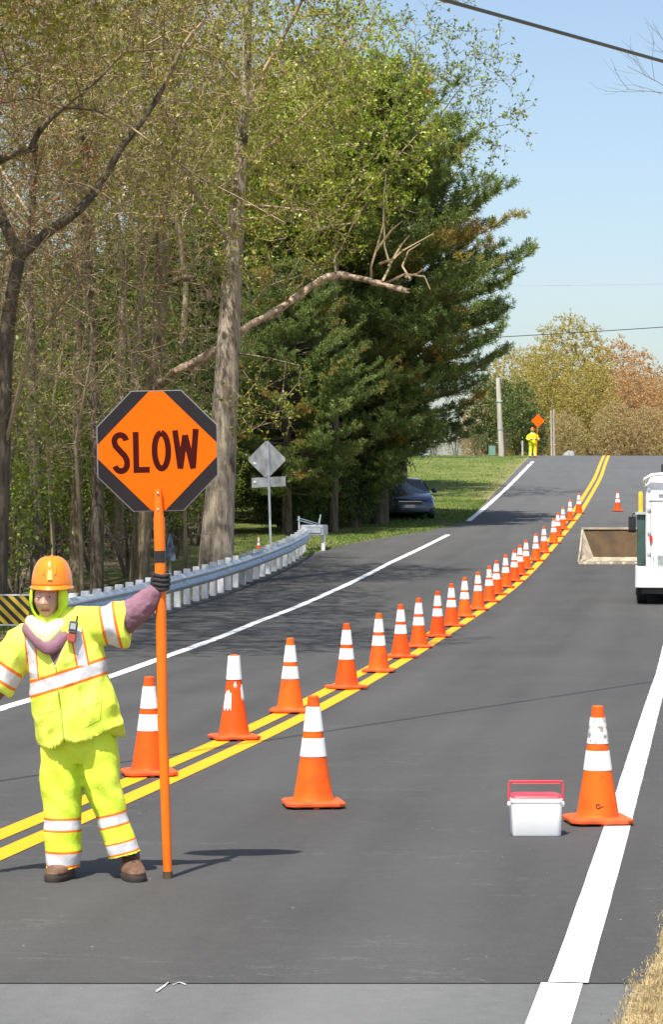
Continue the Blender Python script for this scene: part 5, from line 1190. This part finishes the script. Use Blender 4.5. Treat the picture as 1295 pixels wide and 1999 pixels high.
    for G_ in C['gloves']:
        b = MB(); pc = Vector(G_['pole']); wr_ = Vector(G_['wrist'])
        if G_['grip']:
            b.ellipsoid(pc+Vector((-.036, .022, 0)), (.026, .030, .048), 20, 12); b.tube([wr_, pc+Vector((-.045, .01, -.02))], [.030, .034], 16)
            for q, (dz_, a1, rr_) in enumerate(((.036, 5, .0108), (.0125, 22, .0112), (-.011, 18, .011), (-.033, -8, .0095))):
                pts = []
                for i in range(9):
                    a_ = R(165+(360+a1-165)*i/8); rr2 = G_['r']+.010; pts.append(pc+Vector((rr2*math.cos(a_), rr2*math.sin(a_), dz_+.004*math.sin(i))))
                b.tube(pts, [rr_*1.08]+[rr_]*6+[rr_*.92, rr_*.75], 12)
            pts = [pc+Vector((-.045, .015, .03)), pc+Vector((-.03, .036, .048)), pc+Vector((.0, .040, .056)), pc+Vector((.022, .030, .056))]; b.tube(pts, [.014, .0125, .0115, .009], 12)
        else:
            d = (pc-wr_).normalized(); sd_ = Vector((0, 1, 0)); m_ = wr_+d*.055; b.tube([wr_-d*.02, wr_+d*.03, wr_+d*.085], [.030, .040, .036], 16, ell=1.1)
            for q in range(4):
                o_ = sd_*(-.030+.020*q); L = (.070, .080, .076, .058)[q]; k = wr_+d*.08+o_
                b.tube([k, k+d*L*.45+Vector((.006, 0, 0)), k+d*L*.75+Vector((.018, 0, -.004)), k+d*L*.92+Vector((.030, 0, -.006))], [.0115, .0105, .0095, .008], 10)
            b.tube([wr_+d*.03-sd_*.032, wr_+d*.06-sd_*.055+Vector((.01, 0, 0)), wr_+d*.09-sd_*.06+Vector((.02, 0, 0))], [.013, .012, .009], 10)
        remesh(b, "glove", .0035/detail, M_glove, t, 2)
    return t

# near flagger; X(px), Zp(py) local
fb = Vector(((160-CX)/s380, PY, .017))
X = lambda px: (px-160)/s380
Zp = lambda py: EYE+(HZ-py)/s380-fb.z
def seg(x0, x1, y, ry): return ((X(x0)+X(x1))/2, Zp(y), (x1-x0)/2/s380, ry)
def hem(x, y):
    hx = [X(q) for q in (60, 80, 115, 131, 136, 141, 150, 180, 240, 252)]; hzv = [Zp(q) for q in (1450, 1457, 1460, 1446, 1408, 1430, 1447, 1443, 1411, 1406)]
    back = Zp(1450)+(x-X(160))*.1
    z = float(np.interp(x, hx, hzv)); f = min(1, max(0, (.02-y)/.05)); return z*f+back*(1-f)
torso = [seg(73, 244, 1450, .155), seg(68, 232, 1400, .155), seg(61, 220, 1355, .148), seg(55, 208, 1310, .142), seg(52, 202, 1270, .135), seg(52, 195, 1235, .122), seg(66, 176, 1207, .095), seg(82, 140, 1188, .07)]
cR, cL = 0, 1
def pt(px, py, y=0): return (X(px), y, Zp(py))
def extra_j(t, ax, col):
    # open V neck with the purple hoodie, paler lapels and zip
    zx = t.math('SUBTRACT', ax['x'], X(112)); half = t.math('MULTIPLY', t.math('SUBTRACT', ax['z'], Zp(1298)), .46)
    v_ = t.mul(t.lt(t.math('ABSOLUTE', zx), half), t.lt(ax['y'], 0), t.gt(ax['z'], Zp(1298)), t.lt(ax['z'], Zp(1235)))
    zl = t.mul(t.lt(t.math('ABSOLUTE', t.math('SUBTRACT', ax['x'], t.math('ADD', X(114), t.math('MULTIPLY', t.math('SUBTRACT', Zp(1298), ax['z']), .12)))), .004), t.lt(ax['y'], 0), t.lt(ax['z'], Zp(1298)))
    for (x0, y0_, x1, y1_) in ((166, 1384, 203, 1366), (203, 1366, 200, 1402), (78, 1392, 112, 1384), (200, 1402, 168, 1418)):
        dx_, dz_ = X(x1)-X(x0), Zp(y1_)-Zp(y0_); ln = math.hypot(dx_, dz_); nx, nz_ = -dz_/ln, dx_/ln
        dd = t.math('ABSOLUTE', t.math('SUBTRACT', t.dot((nx, 0, nz_)), nx*X(x0)+nz_*Zp(y0_)))
        al = t.math('SUBTRACT', t.dot((dx_/ln, 0, dz_/ln)), (dx_*X(x0)+dz_*Zp(y0_))/ln)
        col = t.mix(t.mul(t.lt(dd, .0035), t.gt(al, 0), t.lt(al, ln), t.lt(ax['y'], 0), .8), col, (.30, .40, .02))
    col = t.mix(zl, col, (.30, .38, .03)); return t.mix(v_, col, (.20, .11, .14))
hs, ho = .031, .044
jb = [((-.315, 1), (X(132), Zp(1322)), .030, .045, [('x', X(40), X(216)), ('z', Zp(1375), Zp(1282))]),
      ((1, .10), (X(65), Zp(1275)), .022, .031, [('x', X(40), X(110)), ('z', Zp(1323), Zp(1222)), ('y', -.3, .3)]),
      ((1, .20), (X(160), Zp(1265)), .024, .034, [('x', X(128), X(195)), ('z', Zp(1297), Zp(1226))]),
      ((.97, .20), (X(217), Zp(1222)), .028, .043, [('x', X(190), X(260)), ('z', Zp(1285), Zp(1150))]),
      ((-.58, -.81), (X(8), Zp(1312)), .031, .047, [('x', X(-80), X(44)), ('z', Zp(1400), Zp(1262))])]
MJ = clothmat("hi_vis_jacket_cloth", jb, extra_j)
legL = [seg(88, 160, 1695, .085), seg(86, 161, 1660, .090), seg(84, 160, 1600, .092), seg(80, 159, 1520, .098), seg(80, 158, 1450, .10), seg(88, 158, 1415, .09)]
legR = [seg(210, 277, 1670, .085), seg(201, 267, 1645, .09), seg(184, 249, 1595, .092), seg(163, 234, 1530, .098), seg(148, 226, 1450, .10), seg(142, 214, 1415, .09)]
nR = (.235, -.972)
tb_ = [((0, 1), (0, Zp(1608)), .024, .036, [('x', X(40), X(170)), ('z', Zp(1640), Zp(1570))]), ((0, 1), (0, Zp(1674)), .029, .042, [('x', X(40), X(170)), ('z', 0, Zp(1645))]),
       (nR, (X(217), Zp(1600)), .024, .036, [('x', X(172), X(300)), ('z', Zp(1650), Zp(1560))]), (nR, (X(238), Zp(1652)), .024, .034, [('x', X(172), X(300)), ('z', 0, Zp(1610))])]
MT = clothmat("hi_vis_trouser_cloth", tb_, base=(.76, .92, .09), base2=(.66, .85, .04))
hand = Vector(pt(316.5, 1137, -.03))
C = dict(head=(X(96), -.036, Zp(1208)+.111), hrot=R(-9), neck=(X(100), .0, Zp(1208)), torso=torso, hem=hem,
    sleeves=[([pt(120, 1228), pt(150, 1224, -.005), pt(190, 1220, -.01), pt(225, 1219, -.015), pt(251, 1219, -.02)], [.08, .100, .107, .110, .114]), ([pt(85, 1235), pt(52, 1250, 0), pt(22, 1285, -.01), pt(2, 1318, -.015), pt(-12, 1340, -.02)], [.08, .095, .100, .100, .102])],
    arms=[([pt(130, 1222), pt(200, 1215, -.01), pt(250, 1208, -.02), pt(280, 1180, -.03), pt(305, 1150, -.03)], [.06, .06, .055, .05, .034]), ([pt(80, 1235), pt(30, 1275), pt(-18, 1345, -.02), pt(-45, 1405, -.05)], [.06, .06, .05, .034])],
    forearms=[([pt(225, 1216, -.02), pt(245, 1207, -.025), pt(270, 1188, -.03), pt(295, 1166, -.03), pt(308, 1151, -.03)], [.080, .080, .074, .060, .044]), ([pt(0, 1322, -.02), pt(-15, 1345, -.02), pt(-40, 1395, -.04)], [.075, .07, .05])],
    legs=[legL, legR], ltilt=[[0]*6, [.25, .25, .2, .1, 0, 0]], pelvis=[ring(X(150), Zp(1490), .16, .08, 48), ring(X(150), Zp(1460), .180, .108, 48), ring(X(150), Zp(1425), .165, .105, 48), ring(X(150), Zp(1375), .15, .10, 48)],
    boots=[(X(124), R(-12)), (X(255), R(14))], helmet=(X(101), -.002, Zp(1144)), sticker=True, mj=MJ, mt=MT,
    gloves=[dict(grip=True, pole=hand, wrist=pt(303, 1152, -.02), r=.028), dict(grip=False, pole=pt(-62, 1450, -.08), wrist=pt(-46, 1405, -.05), r=.02)])
person("person in lime yellow hi-vis suit and orange helmet gripping the SLOW sign pole", fb, C)
# two-way radio clipped at the shoulder
M_rad = mat("grey_radio_plastic", (.10, .10, .11), .4, .15); q = Vector(pt(147, 1231, -.15))
t = thing("two_way_radio", "small dark radio with a red lower half clipped to the near flagger's jacket", "radio", fb+q, 0)
m_ = Matrix.Rotation(R(9), 4, 'Y')
b = MB(); b.box((-.022, -.02, -.005), (.022, .02, .055)); b.xf(m_); b.build("speaker", M_rad, t, bevel=.004)
b = MB(); b.box((-.022, -.018, -.052), (.022, .018, -.006)); b.xf(m_); b.build("battery", mat("dull_red_plastic", (.42, .09, .07), .5, .2), t, bevel=.004)
b = MB(); b.tube([(.012, 0, .055), (.012, 0, .085)], .005, 8); b.xf(m_); b.build("antenna", M_blackpl, t)
b = MB(); b.box((-.014, -.024, .015), (.014, -.0205, .045)); b.xf(m_); b.build("grille", M_galv, t)

# far flagger, on the crest
Yf = 147.; fb2 = Vector(((1041-CX)/F*Yf, Yf, float(zr(Yf))+.02))
sg = lambda a, b_, z, ry: ((a+b_)/2, z, (b_-a)/2, ry)
tor = [sg(-.26, .27, .72, .16), sg(-.25, .26, .9, .16), sg(-.23, .23, 1.1, .15), sg(-.23, .23, 1.25, .14), sg(-.2, .2, 1.34, .1), sg(-.08, .08, 1.40, .07)]
lgA = [sg(-.24, -.04, .06, .09), sg(-.23, -.03, .3, .09), sg(-.21, -.01, .6, .11), sg(-.2, .0, .8, .12)]; lgB = [sg(.04, .24, .06, .09), sg(.03, .23, .3, .09), sg(.01, .21, .6, .11), sg(0, .2, .8, .12)]
MJ2 = clothmat("far_jacket_cloth", [((0, 1), (0, 1.03), .012, .02, [('z', .9, 1.2)])], base=(.78, .72, .02), base2=(.70, .62, .01)); MT2 = clothmat("far_trouser_cloth", [((0, 1), (0, .2), .03, .04, [('z', 0, .3)])], base=(.74, .78, .03))
C2 = dict(head=(-.01, -.03, 1.52), neck=(0, 0, 1.40), torso=tor, sleeves=[([(.1, 0, 1.28), (.24, -.02, 1.22), (.32, -.06, 1.05), (.26, -.16, .98)], [.08, .09, .085, .075]), ([(-.1, 0, 1.28), (-.25, -.02, 1.22), (-.33, -.06, 1.05), (-.24, -.16, 1.0)], [.08, .09, .085, .075])],
    arms=[([(.1, 0, 1.28), (.24, -.02, 1.22), (.32, -.06, 1.02), (.2, -.22, .99)], [.05, .055, .05, .04]), ([(-.1, 0, 1.28), (-.25, -.02, 1.22), (-.33, -.06, 1.02), (-.15, -.22, 1.0)], [.05, .055, .05, .04])],
    forearms=[([(.31, -.08, 1.0), (.22, -.2, .99)], [.06, .045]), ([(-.31, -.08, 1.02), (-.18, -.2, 1.0)], [.06, .045])], purple=False,
    legs=[lgA, lgB], ltilt=[[0]*4, [0]*4], pelvis=[ring(0, .68, .17, .1, 32), ring(0, .75, .21, .13, 32), ring(0, .85, .2, .13, 32)], boots=[(-.14, R(-8)), (.14, R(8))], helmet=(-.01, -.01, 1.57), mj=MJ2, mt=MT2,
    gloves=[dict(grip=True, pole=(.20, -.26, 1.0), wrist=(.14, -.22, 1.0), r=.022), dict(grip=False, pole=(-.05, -.26, 1.0), wrist=(-.14, -.22, 1.0), r=.02)])
person("person in yellow hi-vis suit standing on the crest beside the far white line", fb2, C2, .45)
t = thing("far_paddle", "small orange red paddle sign above the far flagger on the crest", "sign", fb2+Vector((.20, -.26, 0)))
slow_sign(t, .08, 2.08, .36, 0, letters=False)
b = MB(); b.tube([(0, 0, 0), (.02, -.012, 1.1), (.07, -.012, 1.9)], .022, 10); b.build("pole", M_pole, t, smooth=True)

# ------------------------------------------------------------------ grass tufts (stuff)
def grass(name, label, pts, h, w_, m, seed, kind='stuff'):
    r_ = np.random.default_rng(seed); pts = np.array(pts); n = len(pts); a_ = r_.uniform(0, 6.28, n); L = h*r_.uniform(.4, 1.2, n); ln = r_.normal(0, .45, (n, 2))
    sd = np.stack([np.cos(a_), np.sin(a_), np.zeros(n)], 1)*w_; tip = pts+np.stack([ln[:, 0]*L, ln[:, 1]*L, L], 1); md = pts+np.stack([ln[:, 0]*L*.3, ln[:, 1]*L*.3, L*.6], 1)
    V_ = np.stack([pts-sd, pts+sd, md+sd*.6, tip, md-sd*.6], 1).reshape(-1, 3); b0_ = np.arange(n)*5
    Ff = np.vstack([np.stack([b0_, b0_+1, b0_+2, b0_+4], 1)]); o_ = fastmesh(name, V_, Ff, m)
    return tag(o_, label, "grass", None, kind)
L_straw = leafmat("straw_blades", (.36, .26, .12), (.60, .48, .26), trans=.2, clump=3); L_grass = leafmat("green_blades", (.08, .16, .02), (.17, .25, .05), trans=.3, clump=2)
pts = []
for i in range(9000):
    Y = rg.uniform(6.5, 17); o_ = abs(rg.normal(0, .35)); x = float(edgeR(Y))+.03+o_; pts.append((x, Y, .012))
grass("dry_grass", "straw coloured dry grass along the right pavement edge at the bottom corner", pts, .032, .004, L_straw, 3)
pts = []
for i in range(16000):
    Y = rg.uniform(66, 100)**1; o_ = rg.uniform(0, 1)**2*5+.02; x = float(edgeL(Y))-o_; pts.append((x, Y, float(zr(Y))))
grass("roadside_grass", "short green and yellow grass along the left road edge before the lawn", pts, .10, .012, L_grass, 4)
pts = []
for i in range(26000):
    Y = rg.uniform(82, 157); x = float(edgeL(Y))-rg.uniform(.1, 22); pts.append((x, Y, float(zr(Y))-.02))
grass("lawn_grass", "uneven mown lawn grass rising to the crest left of the road", pts, .13, .022, L_grass, 9)
pts = []
for i in range(6000):
    Y = rg.uniform(36, 68); o_ = rg.uniform(.15, 3.5); x = float(edgeL(Y))-o_; pts.append((x, Y, float(zr(Y))-float(np.interp(o_, [.9, 3], [0, .4]))*.9))
grass("verge_grass", "thin grass on the verge behind the guardrail posts", pts, .12, .008, L_grass, 5)
stn = []; fst = []
for i in range(900):
    Y = rg.uniform(6.5, 20); x = float(edgeR(Y))+.02+rg.normal(0, .045); r0_ = rg.uniform(.002, .006); z = .018
    o_ = len(stn); q = rg.normal(0, .25, 6); stn += [(x+r0_*(1+q[0]), Y, z), (x, Y+r0_*(1+q[1]), z), (x-r0_*(1+q[2]), Y, z), (x, Y-r0_*(1+q[3]), z), (x, Y, z+r0_*(1+q[4]*.5)), (x, Y, z-r0_*.6)]
    for a_, b_ in ((0, 1), (1, 2), (2, 3), (3, 0)): fst += [(o_+a_, o_+b_, o_+4), (o_+b_, o_+a_, o_+5)]
tag(fastmesh("gravel", stn, fst, mat("pale_gravel", (.19, .17, .135), .9, .5, 12)), "loose pale gravel along the right pavement edge near the camera", "gravel", None, "stuff")
pts = []
for i in range(9000):
    Y = rg.uniform(7.5, 12); x = float(edgeR(Y))-.03+abs(rg.normal(0, .5)); pts.append((x, Y, .010))
grass("dry_grass", "fine short straw grass at the bottom right corner", pts, .035, .0025, L_straw, 8)
print("objects", len(bpy.data.objects))
